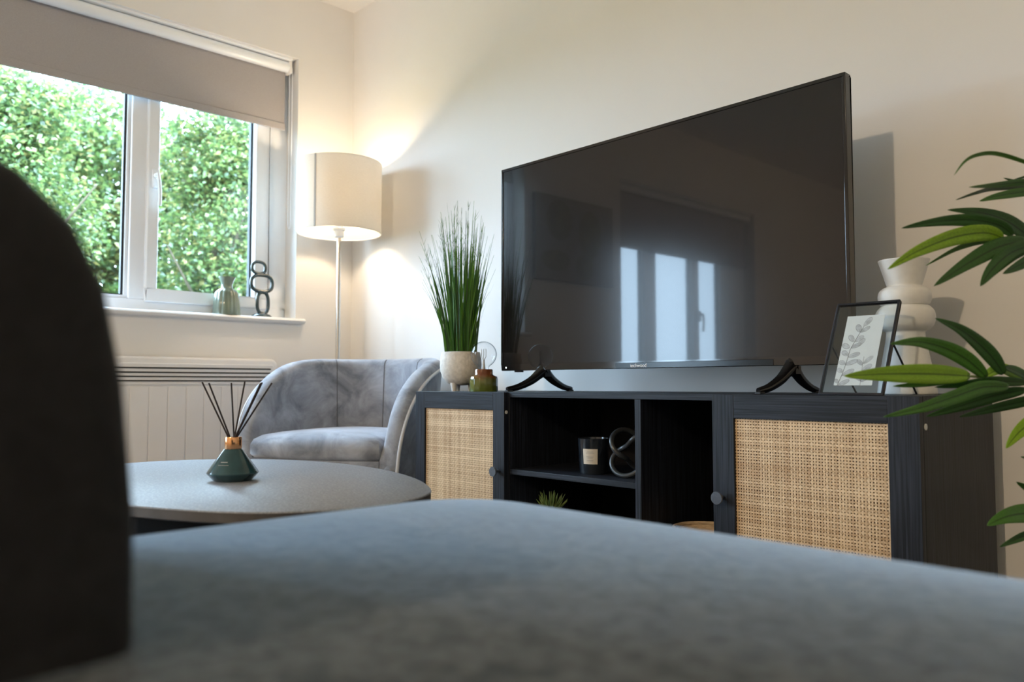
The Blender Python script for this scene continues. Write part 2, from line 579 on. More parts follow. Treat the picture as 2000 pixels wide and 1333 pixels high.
# ------------------------------------------------------------------ mesh builder
class MB:
    def __init__(s):
        s.v, s.f, s.mi, s.uv = [], [], [], {}
        s.cur = 0

    def face(s, idx, uv=None):
        s.f.append(tuple(idx))
        s.mi.append(s.cur)
        if uv:
            s.uv[len(s.f) - 1] = uv

    def add(s, vs, fs):
        b = len(s.v)
        s.v += [tuple(x) for x in vs]
        for f in fs:
            s.face([b + i for i in f])
        return s

    def box(s, x0, x1, y0, y1, z0, z1):
        x0, x1 = min(x0, x1), max(x0, x1)
        y0, y1 = min(y0, y1), max(y0, y1)
        z0, z1 = min(z0, z1), max(z0, z1)
        return s.add([(x0, y0, z0), (x1, y0, z0), (x1, y1, z0), (x0, y1, z0), (x0, y0, z1), (x1, y0, z1), (x1, y1, z1), (x0, y1, z1)],
                     [(0, 3, 2, 1), (4, 5, 6, 7), (0, 1, 5, 4), (1, 2, 6, 5), (2, 3, 7, 6), (3, 0, 4, 7)])

    def obox(s, o, a, b, c):
        """box from corner o with edge vectors a, b, c"""
        o, a, b, c = Vector(o), Vector(a), Vector(b), Vector(c)
        return s.add([o, o + a, o + a + b, o + b, o + c, o + a + c, o + a + b + c, o + b + c],
                     [(0, 3, 2, 1), (4, 5, 6, 7), (0, 1, 5, 4), (1, 2, 6, 5), (2, 3, 7, 6), (3, 0, 4, 7)])

    def loft(s, rings, closed=True, cap0=True, cap1=True):
        b = len(s.v)
        n = len(rings[0])
        for r in rings:
            s.v += [tuple(p) for p in r]
        for i in range(len(rings) - 1):
            for j in range(n if closed else n - 1):
                k = (j + 1) % n
                s.face((b + i * n + j, b + i * n + k, b + (i + 1) * n + k, b + (i + 1) * n + j))
        if cap0:
            s.face([b + j for j in reversed(range(n))])
        if cap1:
            s.face([b + (len(rings) - 1) * n + j for j in range(n)])
        return s

    def lathe(s, prof, c=(0, 0, 0), n=40, axis=(0, 0, 1), ribs=None, cap0=True, cap1=True):
        """prof: list of (radius, height) along axis"""
        A = Vector(axis).normalized()
        X = A.orthogonal().normalized()
        Y = A.cross(X)
        c = Vector(c)
        rings = []
        for (r, h) in prof:
            ring = []
            for i in range(n):
                t = 2 * math.pi * i / n
                rr = max(r, 1e-5)
                if ribs:
                    rr *= ribs(t, h)
                ring.append(c + A * h + X * (rr * math.cos(t)) + Y * (rr * math.sin(t)))
            rings.append(ring)
        return s.loft(rings, True, cap0, cap1)

    def tube(s, pts, r, n=10, closed=False, flat=None, up=None):
        """tube through points; r number or list; flat=(a,b) scales the section"""
        P = [Vector(p) for p in pts]
        k = len(P)
        rs = r if isinstance(r, (list, tuple)) else [r] * k
        T = []
        for i in range(k):
            if closed:
                T.append((P[(i + 1) % k] - P[i - 1]).normalized())
            else:
                T.append((P[min(i + 1, k - 1)] - P[max(i - 1, 0)]).normalized())
        N = (Vector(up) - T[0] * T[0].dot(Vector(up))).normalized() if up else T[0].orthogonal().normalized()
        rings = []
        fa, fb = flat or (1, 1)
        for i in range(k):
            N = (N - T[i] * N.dot(T[i])).normalized()
            B = T[i].cross(N)
            rings.append([P[i] + N * (rs[i] * fa * math.cos(2 * math.pi * j / n)) + B * (rs[i] * fb * math.sin(2 * math.pi * j / n)) for j in range(n)])
        if closed:
            rings.append(rings[0])
            return s.loft(rings, True, False, False)
        return s.loft(rings)

    def build(s, name, mats, parent=None, loc=None, bevel=0.0, subsurf=0, smooth=True, ang=35, seg=2):
        if not isinstance(mats, (list, tuple)):
            mats = [mats]
        off = Vector((0, 0, 0))
        if parent is not None:
            p = parent
            while p is not None:
                off += Vector(p.location)
                p = p.parent
        if loc is not None:
            off = Vector(loc)
        me = bpy.data.meshes.new(name)
        me.from_pydata([tuple(Vector(v) - off) for v in s.v], [], s.f)
        for mt in mats:
            me.materials.append(mt)
        me.polygons.foreach_set('material_index', s.mi)
        if s.uv:
            ul = me.uv_layers.new(name='UVMap')
            for fi, uvs in s.uv.items():
                p = me.polygons[fi]
                for k, li in enumerate(p.loop_indices):
                    ul.data[li].uv = uvs[k]
        me.validate()
        bm = bmesh.new()
        bm.from_mesh(me)
        if not s.uv:
            bmesh.ops.remove_doubles(bm, verts=bm.verts, dist=1e-6)
            bmesh.ops.recalc_face_normals(bm, faces=bm.faces)
        bm.to_mesh(me)
        bm.free()
        o = bpy.data.objects.new(name, me)
        COL.objects.link(o)
        if parent is not None:
            o.parent = parent
        if loc is not None:
            o.location = off
        if smooth:
            me.shade_smooth()
            try:
                me.set_sharp_from_angle(angle=R(ang))
            except Exception:
                pass
        if bevel > 0:
            bv = o.modifiers.new('bevel', 'BEVEL')
            bv.width = bevel
            bv.segments = seg
            bv.limit_method = 'ANGLE'
            bv.angle_limit = R(40)
            bv.harden_normals = False
        if subsurf:
            sb = o.modifiers.new('subsurf', 'SUBSURF')
            sb.levels = subsurf
            sb.render_levels = subsurf
        return o


def tag(o, label, cat, group=None, kind=None):
    if label:
        o['label'] = label
    if cat:
        o['category'] = cat
    if group:
        o['group'] = group
    if kind:
        o['kind'] = kind
    return o


def thing(name, label, cat, loc, group=None):
    o = bpy.data.objects.new(name, None)
    o.empty_display_size = 0.05
    COL.objects.link(o)
    o.location = loc
    return tag(o, label, cat, group)


def struct(name, mb, mt, **k):
    o = mb.build(name, mt, **k)
    o['kind'] = 'structure'
    return o


def catmull(P, n=8, closed=False):
    P = [Vector(p) for p in P]
    out = []
    k = len(P)
    segs = k if closed else k - 1
    for i in range(segs):
        if closed:
            a, b, c, d = P[i - 1], P[i], P[(i + 1) % k], P[(i + 2) % k]
        else:
            a, b, c, d = P[max(i - 1, 0)], P[i], P[i + 1], P[min(i + 2, k - 1)]
        for j in range(n):
            t = j / n
            out.append(0.5 * ((2 * b) + (c - a) * t + (2 * a - 5 * b + 4 * c - d) * t * t + (3 * b - a - 3 * c + d) * t ** 3))
    if not closed:
        out.append(P[-1])
    return out


# ------------------------------------------------------------------ room shell
RX, RY, RH = 5.4, -6.6, 2.367
T = 0.30
mb = MB()
# left wall, pierced by two windows
segs_y = [RY - T, WIN2[0], WIN2[1], WIN1[0], WIN1[1], T]
for i in range(5):
    a, b = segs_y[i], segs_y[i + 1]
    if i == 1:
        mb.box(-T, 0, a, b, 0, WIN2[2] - 0.022).box(-T, 0, a, b, WIN2[3], RH)
    elif i == 3:
        mb.box(-T, 0, a, b, 0, WIN1[2] - 0.022).box(-T, 0, a, b, WIN1[3], RH)
    else:
        mb.box(-T, 0, a, b, 0, RH)
struct('wall_left', mb, M_WALL, smooth=False)
struct('wall_far', MB().box(0, RX + T, 0, T, 0, RH), M_WALL, smooth=False)
struct('wall_right', MB().box(RX, RX + T, RY - T, 0, 0, RH), M_WALL, smooth=False)
struct('wall_near', MB().box(0, RX, RY - T, RY, 0, RH), M_WALL, smooth=False)
struct('floor', MB().box(-T, RX + T, RY - T, T, -0.1, 0), M_FLOOR, smooth=False)
struct('ceiling', MB().box(-T, RX + T, RY - T, T, RH, RH + 0.1), M_CEIL, smooth=False)
struct('baseboard_far', MB().box(0.018, RX, -0.018, 0, 0, 0.12), M_WHITE, bevel=0.004)
struct('baseboard_left', MB().box(0, 0.018, RY, -0.0, 0, 0.12), M_WHITE, bevel=0.004)
struct('ground', MB().box(-40, -T, -40, 30, -0.35, -0.25), M_LAWN, smooth=False)


def sill(name, w, extra):
    mb = MB()
    z0, z1 = w[2] - 0.022, w[2]
    # nosed board: profile swept along Y
    prof = [(-0.10, z0), (0.018, z0), (0.026, z0 + 0.004), (0.030, z0 + 0.011), (0.026, z1 - 0.004), (0.018, z1), (-0.10, z1)]
    # inside the reveal
    y0, y1 = w[0], w[1]
    mb.loft([[(x, y, z) for x, z in prof] for y in (y0, y1)])
    # horns past the opening, in front of the wall only
    prof2 = [(0.0, z0), (0.018, z0), (0.026, z0 + 0.004), (0.030, z0 + 0.011), (0.026, z1 - 0.004), (0.018, z1), (0.0, z1)]
    mb.loft([[(x, y, z) for x, z in prof2] for y in (y1, y1 + extra)])
    mb.loft([[(x, y, z) for x, z in prof2] for y in (y0 - extra, y0)])
    return struct(name, mb, M_WHITE, ang=50)


sill('trim_1', WIN1, 0.035)
sill('trim_2', WIN2, 0.035)


def window(name, w, bars, sashes, handles):
    """bars: list of (y0,y1) full-height uprights; sashes: opening lights (y0,y1)"""
    y0, y1, z0, z1 = w
    xf, xb = -0.10, -0.165
    root = bpy.data.objects.new(name, None)
    COL.objects.link(root)
    root.location = (-0.13, (y0 + y1) / 2, z0)
    root['kind'] = 'structure'
    fb = MB()
    zt = z1 - 0.045
    zb = z0 + 0.05
    fb.box(xb, xf, y0, y1, z0, zb).box(xb, xf, y0, y1, zt, z1)
    for a, b in bars:
        fb.box(xb, xf, a, b, zb, zt)
    fb.build('window_frame', M_UPVC, root, bevel=0.006, seg=3)
    edges = sorted(bars)
    lights = [(edges[i][1], edges[i + 1][0]) for i in range(len(edges) - 1)]
    for (a, b) in lights:
        sash = any(s0 < (a + b) / 2 < s1 for s0, s1 in sashes)
        za, zc = zb, zt
        if sash:
            sb = MB()
            h = 0.043
            xs0, xs1 = xb + 0.01, xf + 0.016
            A, B, C, D = a - 0.006, b + 0.006, zb - 0.008, zt + 0.006
            r = 0.066
            sb.box(xs0, xs1, A, B, C, C + h + 0.006).box(xs0, xs1, A, B, D - h, D).box(xs0, xs1, A, A + h + 0.004, C + h + 0.006, D - h).box(xs0, xs1, B - r, B, C + h + 0.006, D - h)
            so = sb.build('sash', M_UPVC, root, bevel=0.006, seg=3)
            a, b, za, zc = A + h + 0.004, B - r, C + h + 0.006, D - h
            px = xs1
            par = so
        else:
            # glazing bead
            bd = MB()
            g = 0.014
            bd.box(xb + 0.02, xf - 0.012, a, b, za, za + g).box(xb + 0.02, xf - 0.012, a, b, zc - g, zc)
            bd.box(xb + 0.02, xf - 0.012, a, a + g, za + g, zc - g).box(xb + 0.02, xf - 0.012, b - g, b, za + g, zc - g)
            par = bd.build('glazing_bead', M_UPVC, root, bevel=0.004)
            a, b, za, zc = a + g, b - g, za + g, zc - g
        gk = MB()
        t = 0.005
        xk = xb + 0.045
        gk.box(xk - 0.02, xk, a, b, za, za + t).box(xk - 0.02, xk, a, b, zc - t, zc).box(xk - 0.02, xk, a, a + t, za + t, zc - t).box(xk - 0.02, xk, b - t * 1.8, b, za + t, zc - t)
        gk.build('gasket', M_GASKET, root, smooth=False)
        MB().box(xk - 0.012, xk - 0.009, a + t, b - t, za + t, zc - t).build('pane', M_GLASS, root, smooth=False)
    for hy, hz in handles:
        h = MB()
        xs = xf + 0.016
        h.box(xs, xs + 0.012, hy - 0.014, hy + 0.014, hz - 0.05, hz + 0.03)
        h.build('handle_plate', M_UPVC, root, bevel=0.005, seg=3)
        hh = MB()
        hh.tube([(xs + 0.010, hy, hz), (xs + 0.036, hy, hz)], 0.010, 12)
        hh.tube(catmull([(xs + 0.034, hy, hz + 0.006), (xs + 0.042, hy + 0.003, hz - 0.03), (xs + 0.044, hy + 0.006, hz - 0.075), (xs + 0.040, hy + 0.007, hz - 0.125)], 5), 0.0085, 10, flat=(0.7, 1))
        hh.build('handle', M_UPVC, root)
    return root


window('window_1', WIN1, [(-1.72, -1.67), (-0.958, -0.893), (-0.380, -0.286)], [(-0.893, -0.38)], [(-0.870, 1.44)])
window('window_2', WIN2, [(-4.22, -3.89), (-3.60, -3.52), (-3.08, -2.95), (-2.625, -2.575)], [], [(-3.57, 1.10)])


def blind(w, z_bot, label):
    y0, y1, z1 = w[0] + 0.02, w[1] - 0.02, w[3]
    root = thing('roller_blind', label, 'window blind', (-0.05, (y0 + y1) / 2, z1 - 0.03))
    xc = -0.045
    zr = z1 - 0.036
    MB().lathe([(0.024, 0), (0.024, y1 - y0 - 0.02)], (xc, y0 + 0.01, zr), 32, (0, 1, 0)).build('roller', M_UPVC, root)
    # fabric hanging at the window side of the tube
    xf = xc - 0.020
    MB().box(xf - 0.0012, xf, y0 + 0.012, y1 - 0.012, z_bot + 0.030, zr).build('fabric', M_BLIND, root, smooth=False)
    MB().box(xf - 0.005, xf + 0.005, y0 + 0.010, y1 - 0.010, z_bot, z_bot + 0.032).build('hem_bar', M_BLIND, root, bevel=0.0035, seg=3)
    MB().box(xc - 0.022, xc + 0.022, y1 - 0.012, y1 + 0.002, zr - 0.030, z1).build('bracket', M_CREAMMETAL, root, bevel=0.004, seg=3)
    MB().box(xc - 0.022, xc + 0.022, y0 - 0.002, y0 + 0.012, zr - 0.030, z1).build('bracket', M_CREAMMETAL, root, bevel=0.004, seg=3)
    MB().box(xc - 0.03, xc + 0.03, y0, y1, z1 - 0.010, z1).build('head_rail', M_UPVC, root, bevel=0.002)
    c = MB()
    for dx in (-0.012, 0.014):
        c.tube([(xc + dx, y1 + 0.006, zr), (xc + dx, y1 + 0.006, w[2] + 0.42)], 0.0016, 6)
    c.tube(catmull([(xc - 0.012, y1 + 0.006, w[2] + 0.42), (xc + 0.001, y1 + 0.006, w[2] + 0.405), (xc + 0.014, y1 + 0.006, w[2] + 0.42)], 5), 0.0016, 6)
    c.build('pull_chain', M_UPVC, root)
    MB().tube([(-0.076, y1 - 0.075, zr), (-0.076, y1 - 0.075, w[2] + 0.062)], 0.0014, 6).build('pull_cord', M_GASKET, root)
    return root


blind(WIN1, 1.744, 'taupe roller blind half down over the bright window beside the floor lamp')
blind(WIN2, 1.49, 'grey roller blind over the second window, seen mirrored in the television')

# ------------------------------------------------------------------ wall panel heater
def heater():
    x0, x1 = 0.018, 0.085
    y0, y1, z0, z1 = -1.30, -0.405, 0.24, 0.706
    root = thing('panel_heater', 'cream slotted electric panel heater on the wall under the window', 'heater', (0, (y0 + y1) / 2, z0))
    # body with rounded top corner
    ring = []
    rr = 0.035

    def outline(x, ins):
        pts = []
        for (cyy, czz, a0) in ((y1 - rr - ins, z1 - rr - ins, 0), (y0 + rr + ins, z1 - rr - ins, 90), (y0 + rr + ins, z0 + rr + ins, 180), (y1 - rr - ins, z0 + rr + ins, 270)):
            for k in range(7):
                t = R(a0 + k * 15)
                pts.append((x, cyy + rr * math.cos(t), czz + rr * math.sin(t)))
        return pts
    b = MB()
    b.loft([outline(x0, 0.0), outline(x1 - 0.012, 0.0), outline(x1 - 0.004, 0.003), outline(x1, 0.010)])
    body = b.build('body', M_CREAMMETAL, root, ang=50)
    fr = MB()
    fr.box(x1, x1 + 0.004, y0 + 0.02, y1 - 0.028, 0.598, 0.680)
    fr.build('grille', M_CREAMMETAL, root, bevel=0.002)
    sl = MB()
    for z in (0.6625, 0.6455, 0.6295, 0.6135):
        sl.box(x1 + 0.0035, x1 + 0.0055, y0 + 0.03, y1 - 0.038, z - 0.0028, z + 0.0028)
    sl.build('slot', M_SLOT, root, smooth=False)
    fl = MB()
    for k in range(12):
        yy = y1 - 0.04 - k * 0.07
        fl.box(x1, x1 + 0.0022, yy - 0.066, yy, z0 + 0.03, 0.592)
    fl.build('front_panel', M_CREAMMETAL, root, bevel=0.0018)
    for ya in (y0 + 0.1, y1 - 0.14):
        MB().box(0, x0, ya, ya + 0.04, 0.35, 0.62).build('wall_bracket', M_SLOT, root, smooth=False)


heater()

# ------------------------------------------------------------------ garden
random.seed(5)


def tree(label, x, y, h, crown, n, leaf=0.07, trunk=0.05, seed=1, ncl=40, rc=(0.16, 0.34)):
    rnd = random.Random(seed)
    root = thing('garden_tree', label, 'tree', (x, y, -0.25), 'trees outside the window')
    tb = MB()
    tp = catmull([(x, y, -0.25), (x + 0.05, y + 0.03, h * 0.3), (x - 0.04, y - 0.05, h * 0.6), (x, y, h * 0.85)], 5)
    tb.tube(tp, [trunk * (1 - 0.6 * i / (len(tp) - 1)) for i in range(len(tp))], 8)
    for k in range(9):
        a = rnd.uniform(0, 6.28)
        zz = rnd.uniform(0.15, 0.7) * h
        L = rnd.uniform(0.4, 0.9)
        tb.tube([(x, y, zz), (x + L * 0.5 * math.cos(a), y + L * 0.5 * math.sin(a), zz + 0.3), (x + L * math.cos(a), y + L * math.sin(a), zz + 0.7)], [trunk * 0.45, trunk * 0.3, trunk * 0.12], 6)
    tb.build('trunk', M_TREEBARK, root)
    # clumps
    cl = []
    for (cx_, cy_, cz_, rx_, ry_, rz_) in crown:
        for _ in range(ncl):
            while True:
                p = Vector((rnd.uniform(-1, 1), rnd.uniform(-1, 1), rnd.uniform(-1, 1)))
                if 0.2 < p.length < 1:
                    break
            cl.append((Vector((cx_ + p.x * rx_, cy_ + p.y * ry_, cz_ + p.z * rz_)), rnd.uniform(*rc)))
    lb = MB()
    for i in range(n):
        c, r_ = cl[rnd.randrange(len(cl))]
        d = Vector((rnd.gauss(0, 1), rnd.gauss(0, 1), rnd.gauss(0, 1))).normalized()
        p = c + d * r_ * rnd.uniform(0.5, 1.0)
        if p.z < -0.2:
            continue
        ax = Vector((rnd.gauss(0, 1), rnd.gauss(0, 1), rnd.gauss(-0.2, 0.6))).normalized()
        nn = (Vector((rnd.gauss(0, 0.8), rnd.gauss(0, 0.8), 1.0))).normalized()
        sd = ax.cross(nn)
        if sd.length < 0.1:
            continue
        sd.normalize()
        L = leaf * rnd.uniform(0.7, 1.4)
        w_ = L * rnd.uniform(0.28, 0.42)
        up = sd.cross(ax) * L * 0.08
        lb.add([p, p + ax * L * 0.4 + sd * w_ + up, p + ax * L, p + ax * L * 0.4 - sd * w_ + up, p + ax * L * 0.45], [(0, 1, 4), (1, 2, 4), (2, 3, 4), (3, 0, 4)])
    lb.build('foliage', M_GARDEN, root, smooth=False)
    return root


tree('leafy green garden tree behind the middle of the opening sash', -4.0, 1.08, 2.6,
     [(-4.0, 1.08, 0.9, 0.55, 0.58, 1.2), (-4.0, 1.08, 2.0, 0.5, 0.56, 0.8), (-4.0, 1.08, 2.7, 0.45, 0.45, 0.5)], 32000, seed=3, leaf=0.044)
tree('yellow-green garden tree to the right, nearest the sash edge', -4.15, 2.75, 2.8,
     [(-4.1, 2.75, 1.4, 0.6, 0.6, 1.5), (-4.2, 2.75, 2.7, 0.5, 0.5, 0.7)], 15000, seed=4, leaf=0.048)
tree('green garden tree seen through the left fixed pane', -4.0, -0.62, 2.4,
     [(-4.0, -0.62, 0.9, 0.55, 0.58, 1.2), (-4.0, -0.62, 2.0, 0.5, 0.56, 0.8), (-4.1, -0.62, 2.75, 0.4, 0.5, 0.45)], 34000, seed=6, leaf=0.044)
tree('tall wide garden tree farthest back, filling the gaps between the others', -6.6, 0.9, 3.6,
     [(-6.6, 0.0, 1.2, 0.8, 1.1, 1.6), (-6.6, 1.9, 1.4, 0.8, 1.2, 1.8), (-6.6, 1.0, 3.0, 0.8, 1.5, 1.0), (-6.6, 3.0, 2.4, 0.8, 1.0, 1.8), (-6.6, -0.9, 2.6, 0.8, 0.9, 1.6), (-6.6, 0.6, 1.8, 0.6, 1.2, 1.6)], 105000, seed=8, leaf=0.07, ncl=110, rc=(0.22, 0.42))
tree('low bushy tree far left behind the sofa back', -5.2, -2.1, 1.8,
     [(-5.2, -2.1, 0.9, 0.5, 0.6, 1.1)], 5000, seed=9)
tree('distant low bush seen only mirrored in the television', -6.5, -9.3, 0.9,
     [(-6.5, -9.3, 0.4, 0.8, 1.1, 0.65)], 3500, seed=10)

# ------------------------------------------------------------------ floor lamp
def floor_lamp():
    x, y = LAMP_POS.x, LAMP_POS.y
    root = thing('floor_lamp', 'lit floor lamp with linen drum shade on a steel pole in the corner', 'lamp', (x, y, 0))
    MB().lathe([(0.0, 0.0), (0.135, 0.0), (0.14, 0.006), (0.135, 0.014), (0.03, 0.020), (0.012, 0.03), (0.0, 0.03)], (x, y, 0), 48).build('base', M_CHROME, root)
    MB().tube([(x, y, 0.02), (x, y, 1.245)], 0.0095, 20).build('pole', M_CHROME, root)
    MB().lathe([(0.010, 0), (0.019, 0.003), (0.021, 0.010), (0.019, 0.030), (0.026, 0.033), (0.026, 0.040), (0.017, 0.043), (0.017, 0.109), (0.0, 0.109)], (x, y, 1.225), 24).build('socket', M_UPVC, root)
    zb, zt, r = 1.243, 1.545, 0.179
    sh = MB()
    n = 72
    sh.lathe([(r, zb), (r, zb + 0.004), (r, (zb + zt) / 2), (r, zt - 0.004), (r, zt), (r - 0.0015, zt), (r - 0.0015, (zb + zt) / 2), (r - 0.0015, zb), (r, zb)], (x, y, 0), n, cap0=False, cap1=False)
    shade = sh.build('lamp_shade', M_SHADE, root, ang=60)
    # shade seam and edge rings
    sm = MB()
    a0 = math.atan2(CAM.y - y, CAM.x - x) - R(33)
    for k in (0,):
        c0 = Vector((x + (r + 0.0006) * math.cos(a0), y + (r + 0.0006) * math.sin(a0), zb))
        t_ = Vector((-math.sin(a0), math.cos(a0), 0))
        nn = Vector((math.cos(a0), math.sin(a0), 0))
        sm.obox(c0 - t_ * 0.004 - nn * 0.0008, t_ * 0.008, nn * 0.0014, (0, 0, zt - zb))
    sm.build('seam', mat('shade_seam', (0.40, 0.38, 0.36), 0.9), shade, smooth=False)
    for zz in (zt - 0.002, zb + 0.002):
        rg = MB()
        rg.tube([(x + (r - 0.002) * math.cos(t * math.pi / 36), y + (r - 0.002) * math.sin(t * math.pi / 36), zz) for t in range(72)], 0.0018, 6, closed=True)
        if zz > 1.4:
            rg.build('shade_ring', M_UPVC, root)
    for k in range(3):
        a = k * 2.094 + 0.4
        rg.tube([(x + 0.016 * math.cos(a), y + 0.016 * math.sin(a), zb + 0.028), (x + (r - 0.002) * math.cos(a), y + (r - 0.002) * math.sin(a), zb + 0.004)], 0.0014, 6)
    rg.build('shade_ring', M_UPVC, root)
    MB().lathe([(0.0, 0.0), (0.012, 0.0), (0.013, 0.02), (0.026, 0.05), (0.030, 0.07), (0.026, 0.09), (0.012, 0.102), (0.0, 0.104)], (x, y, 1.332), 24).build('bulb', M_BULBON, root)
    ld = bpy.data.lights.new('floor_lamp_light', 'POINT')
    ld.energy = LAMP_W
    ld.color = (1.0, 0.77, 0.52)
    ld.shadow_soft_size = 0.034
    lo = bpy.data.objects.new('floor_lamp_light', ld)
    COL.objects.link(lo)
    lo.parent = root
    lo.location = (0, 0, 1.405)
    # the lit envelope must not shade its own lamp
    for o in root.children:
        if o.name.startswith('bulb'):
            o.scale = (0.9, 0.9, 0.9)
            o.location = (0, 0, 0.1 * 1.332)


floor_lamp()


def ceiling_lamp():
    x, y = CEIL_POS.x, CEIL_POS.y
    root = thing('ceiling_lamp', 'small round warm ceiling lamp at the near end of the room', 'lamp', (x, y, RH))
    MB().lathe([(0.0, -0.03), (0.06, -0.03), (0.065, -0.02), (0.065, 0.0), (0.0, 0.0)], (x, y, RH), 32).build('base', M_WHITE, root)
    ld = bpy.data.lights.new('ceiling_lamp_light', 'POINT')
    ld.energy = CEIL_W
    ld.color = (1.0, 0.76, 0.50)
    ld.shadow_soft_size = 0.05
    lo = bpy.data.objects.new('ceiling_lamp_light', ld)
    COL.objects.link(lo)
    lo.parent = root
    lo.location = (0, 0, CEIL_POS.z - RH)


ceiling_lamp()

# ------------------------------------------------------------------ tub armchair
def armchair():
    O = Vector((0.675, -0.415, 0))
    ang = math.atan2(-0.87, 0.48)          # facing direction
    f = Vector((math.cos(ang), math.sin(ang), 0))
    s_ = Vector((-f.y, f.x, 0))            # to the chair's own left
    root = thing('tub_armchair', 'grey crushed velvet tub armchair between the heater and the cane cabinet', 'armchair', (O.x, O.y, 0))
    Rr, th, arm = 0.335, 0.075, 0.255
    # path: parameter list of (point, outward normal, distance from the front end)
    path = []
    n1, n2 = 14, 30
    for k in range(n1):
        t = (k / n1) ** 1.8
        path.append((f * (arm * (1 - t)) - s_ * Rr, -s_, arm * t))
    for k in range(n2 + 1):
        a = math.pi * k / n2
        d = -s_ * math.cos(a) - f * math.sin(a)
        path.append((d * Rr, d, arm + Rr * min(a, math.pi - a)))
    for k in range(1, n1 + 1):
        t = 1 - (1 - k / n1) ** 1.8
        path.append((f * (arm * t) + s_ * Rr, s_, arm * (1 - t)))
    H = 0.700

    def top(dist):
        t = min(1.0, dist / 0.50)
        e = 2.3
        return 0.335 + (H - 0.335) * (1 - (1 - t) ** e) ** (1 / e)

    def section(p, nrm, dist):
        zt = top(dist)
        front = max(0.0, 1 - dist / 0.06)
        zb = 0.13
        ring = []
        taper = 0.045
        out = lambda z: p + nrm * (-taper * (0.7 - z) / 0.6)
        ring.append(out(zb) + Vector((0, 0, zb)))
        zz = zt - 0.030
        zm = zb + (zz - zb) * 0.4
        ring.append(out(zm) + Vector((0, 0, zm)))
        for q in (0.55, 1.0):
            z = zm + (zz - zm) * q
            ring.append(out(z) + nrm * 0.0 + Vector((0, 0, z)))
        # rolled top
        for k in range(1, 8):
            a = math.pi * k / 8
            oa, ob = -taper * (0.7 - zz) / 0.6, -th
            ring.append(p + nrm * ((oa + ob) / 2 + (oa - ob) / 2 * math.cos(a)) + Vector((0, 0, zz + 0.030 * math.sin(a))))
        zi = min(0.36, zz - 0.006)
        for q in (0, 0.5, 1.0):
            z = zz + (zi - zz) * q
            ring.append(p - nrm * (th + 0.015 * q) + Vector((0, 0, z)))
        ring.append(p - nrm * (th + 0.015) + Vector((0, 0, zb)))
        return [O + v for v in ring]
    rings = [section(*q) for q in path]
    def nose(rg):
        c = sum((Vector(v) for v in rg), Vector()) / len(rg)
        return [[Vector(v) + (c - Vector(v)) * k_ + f * d_ for v in rg] for k_, d_ in ((0.10, 0.009), (0.32, 0.016), (0.65, 0.019))]
    full = list(reversed(nose(rings[0]))) + rings + nose(rings[-1])
    MB().loft(full).build('shell', M_VELVET, root, ang=60)
    # piping along the outer top edge and down both arm fronts
    pip = [Vector(r_[3]) for r_ in rings]
    nr = [q[1] for q in path]
    pl = [p + n_ * 0.004 for p, n_ in zip(pip, nr)]
    f0 = [Vector(rings[0][i]) - s_ * 0.004 + f * 0.006 for i in (0, 1, 2)]
    f1 = [Vector(rings[-1][i]) + s_ * 0.004 + f * 0.006 for i in (2, 1, 0)]
    MB().tube(catmull(f0 + pl + f1, 2), 0.0058, 8).build('piping', mat('pale_piping', (0.58, 0.60, 0.64), 0.5, sheen=0.3), root)
    # stitched seams on the inside of the back
    for idx in (n1 + 8, n1 + 15, n1 + 22):
        r_ = rings[idx]
        nn = path[idx][1]
        MB().tube([Vector(r_[i]) - nn * 0.0004 for i in (8, 9, 10, 11, 12, 13)], 0.0016, 6).build('seam', M_SEAM, root)
    # seat cushion
    st = MB()

    def seat_outline(ins, z, dome=0):
        ro = Rr - th - 0.012 - ins
        pts = []
        for k in range(25):
            a = math.pi * k / 24
            pts.append(-s_ * (ro * math.cos(a)) - f * (ro * math.sin(a)))
        fr = arm + 0.005 - ins
        for k in range(7):
            t = (k + 0.0) / 6
            x_ = ro * (1 - 2 * t)
            pts.append(s_ * x_ + f * (fr + 0.03 * (1 - (2 * t - 1) ** 2)))
        return [O + p + Vector((0, 0, z)) for p in pts]
    st.loft([seat_outline(0.012, 0.345), seat_outline(0, 0.36), seat_outline(0, 0.392), seat_outline(0.008, 0.410), seat_outline(0.03, 0.424), seat_outline(0.08, 0.434), seat_outline(0.15, 0.439)])
    st.build('seat_cushion', M_VELVET, root, ang=60)
    bs = MB()
    bs.loft([seat_outline(0.03, 0.13), seat_outline(0.004, 0.16), seat_outline(0.004, 0.345)])
    bs.build('seat_base', M_VELVET, root, ang=50)
    for sx_, fy in ((1, 0.19), (-1, 0.19), (1, -0.19), (-1, -0.19)):
        c = O + s_ * (0.2 * sx_) + f * fy
        e = c + s_ * 0.03 * sx_ + f * (0.03 if fy > 0 else -0.03)
        MB().tube([(c.x, c.y, 0.135), (e.x, e.y, 0.0)], [0.017, 0.010], 12).build('leg', M_CHAIRLEG, root)


armchair()

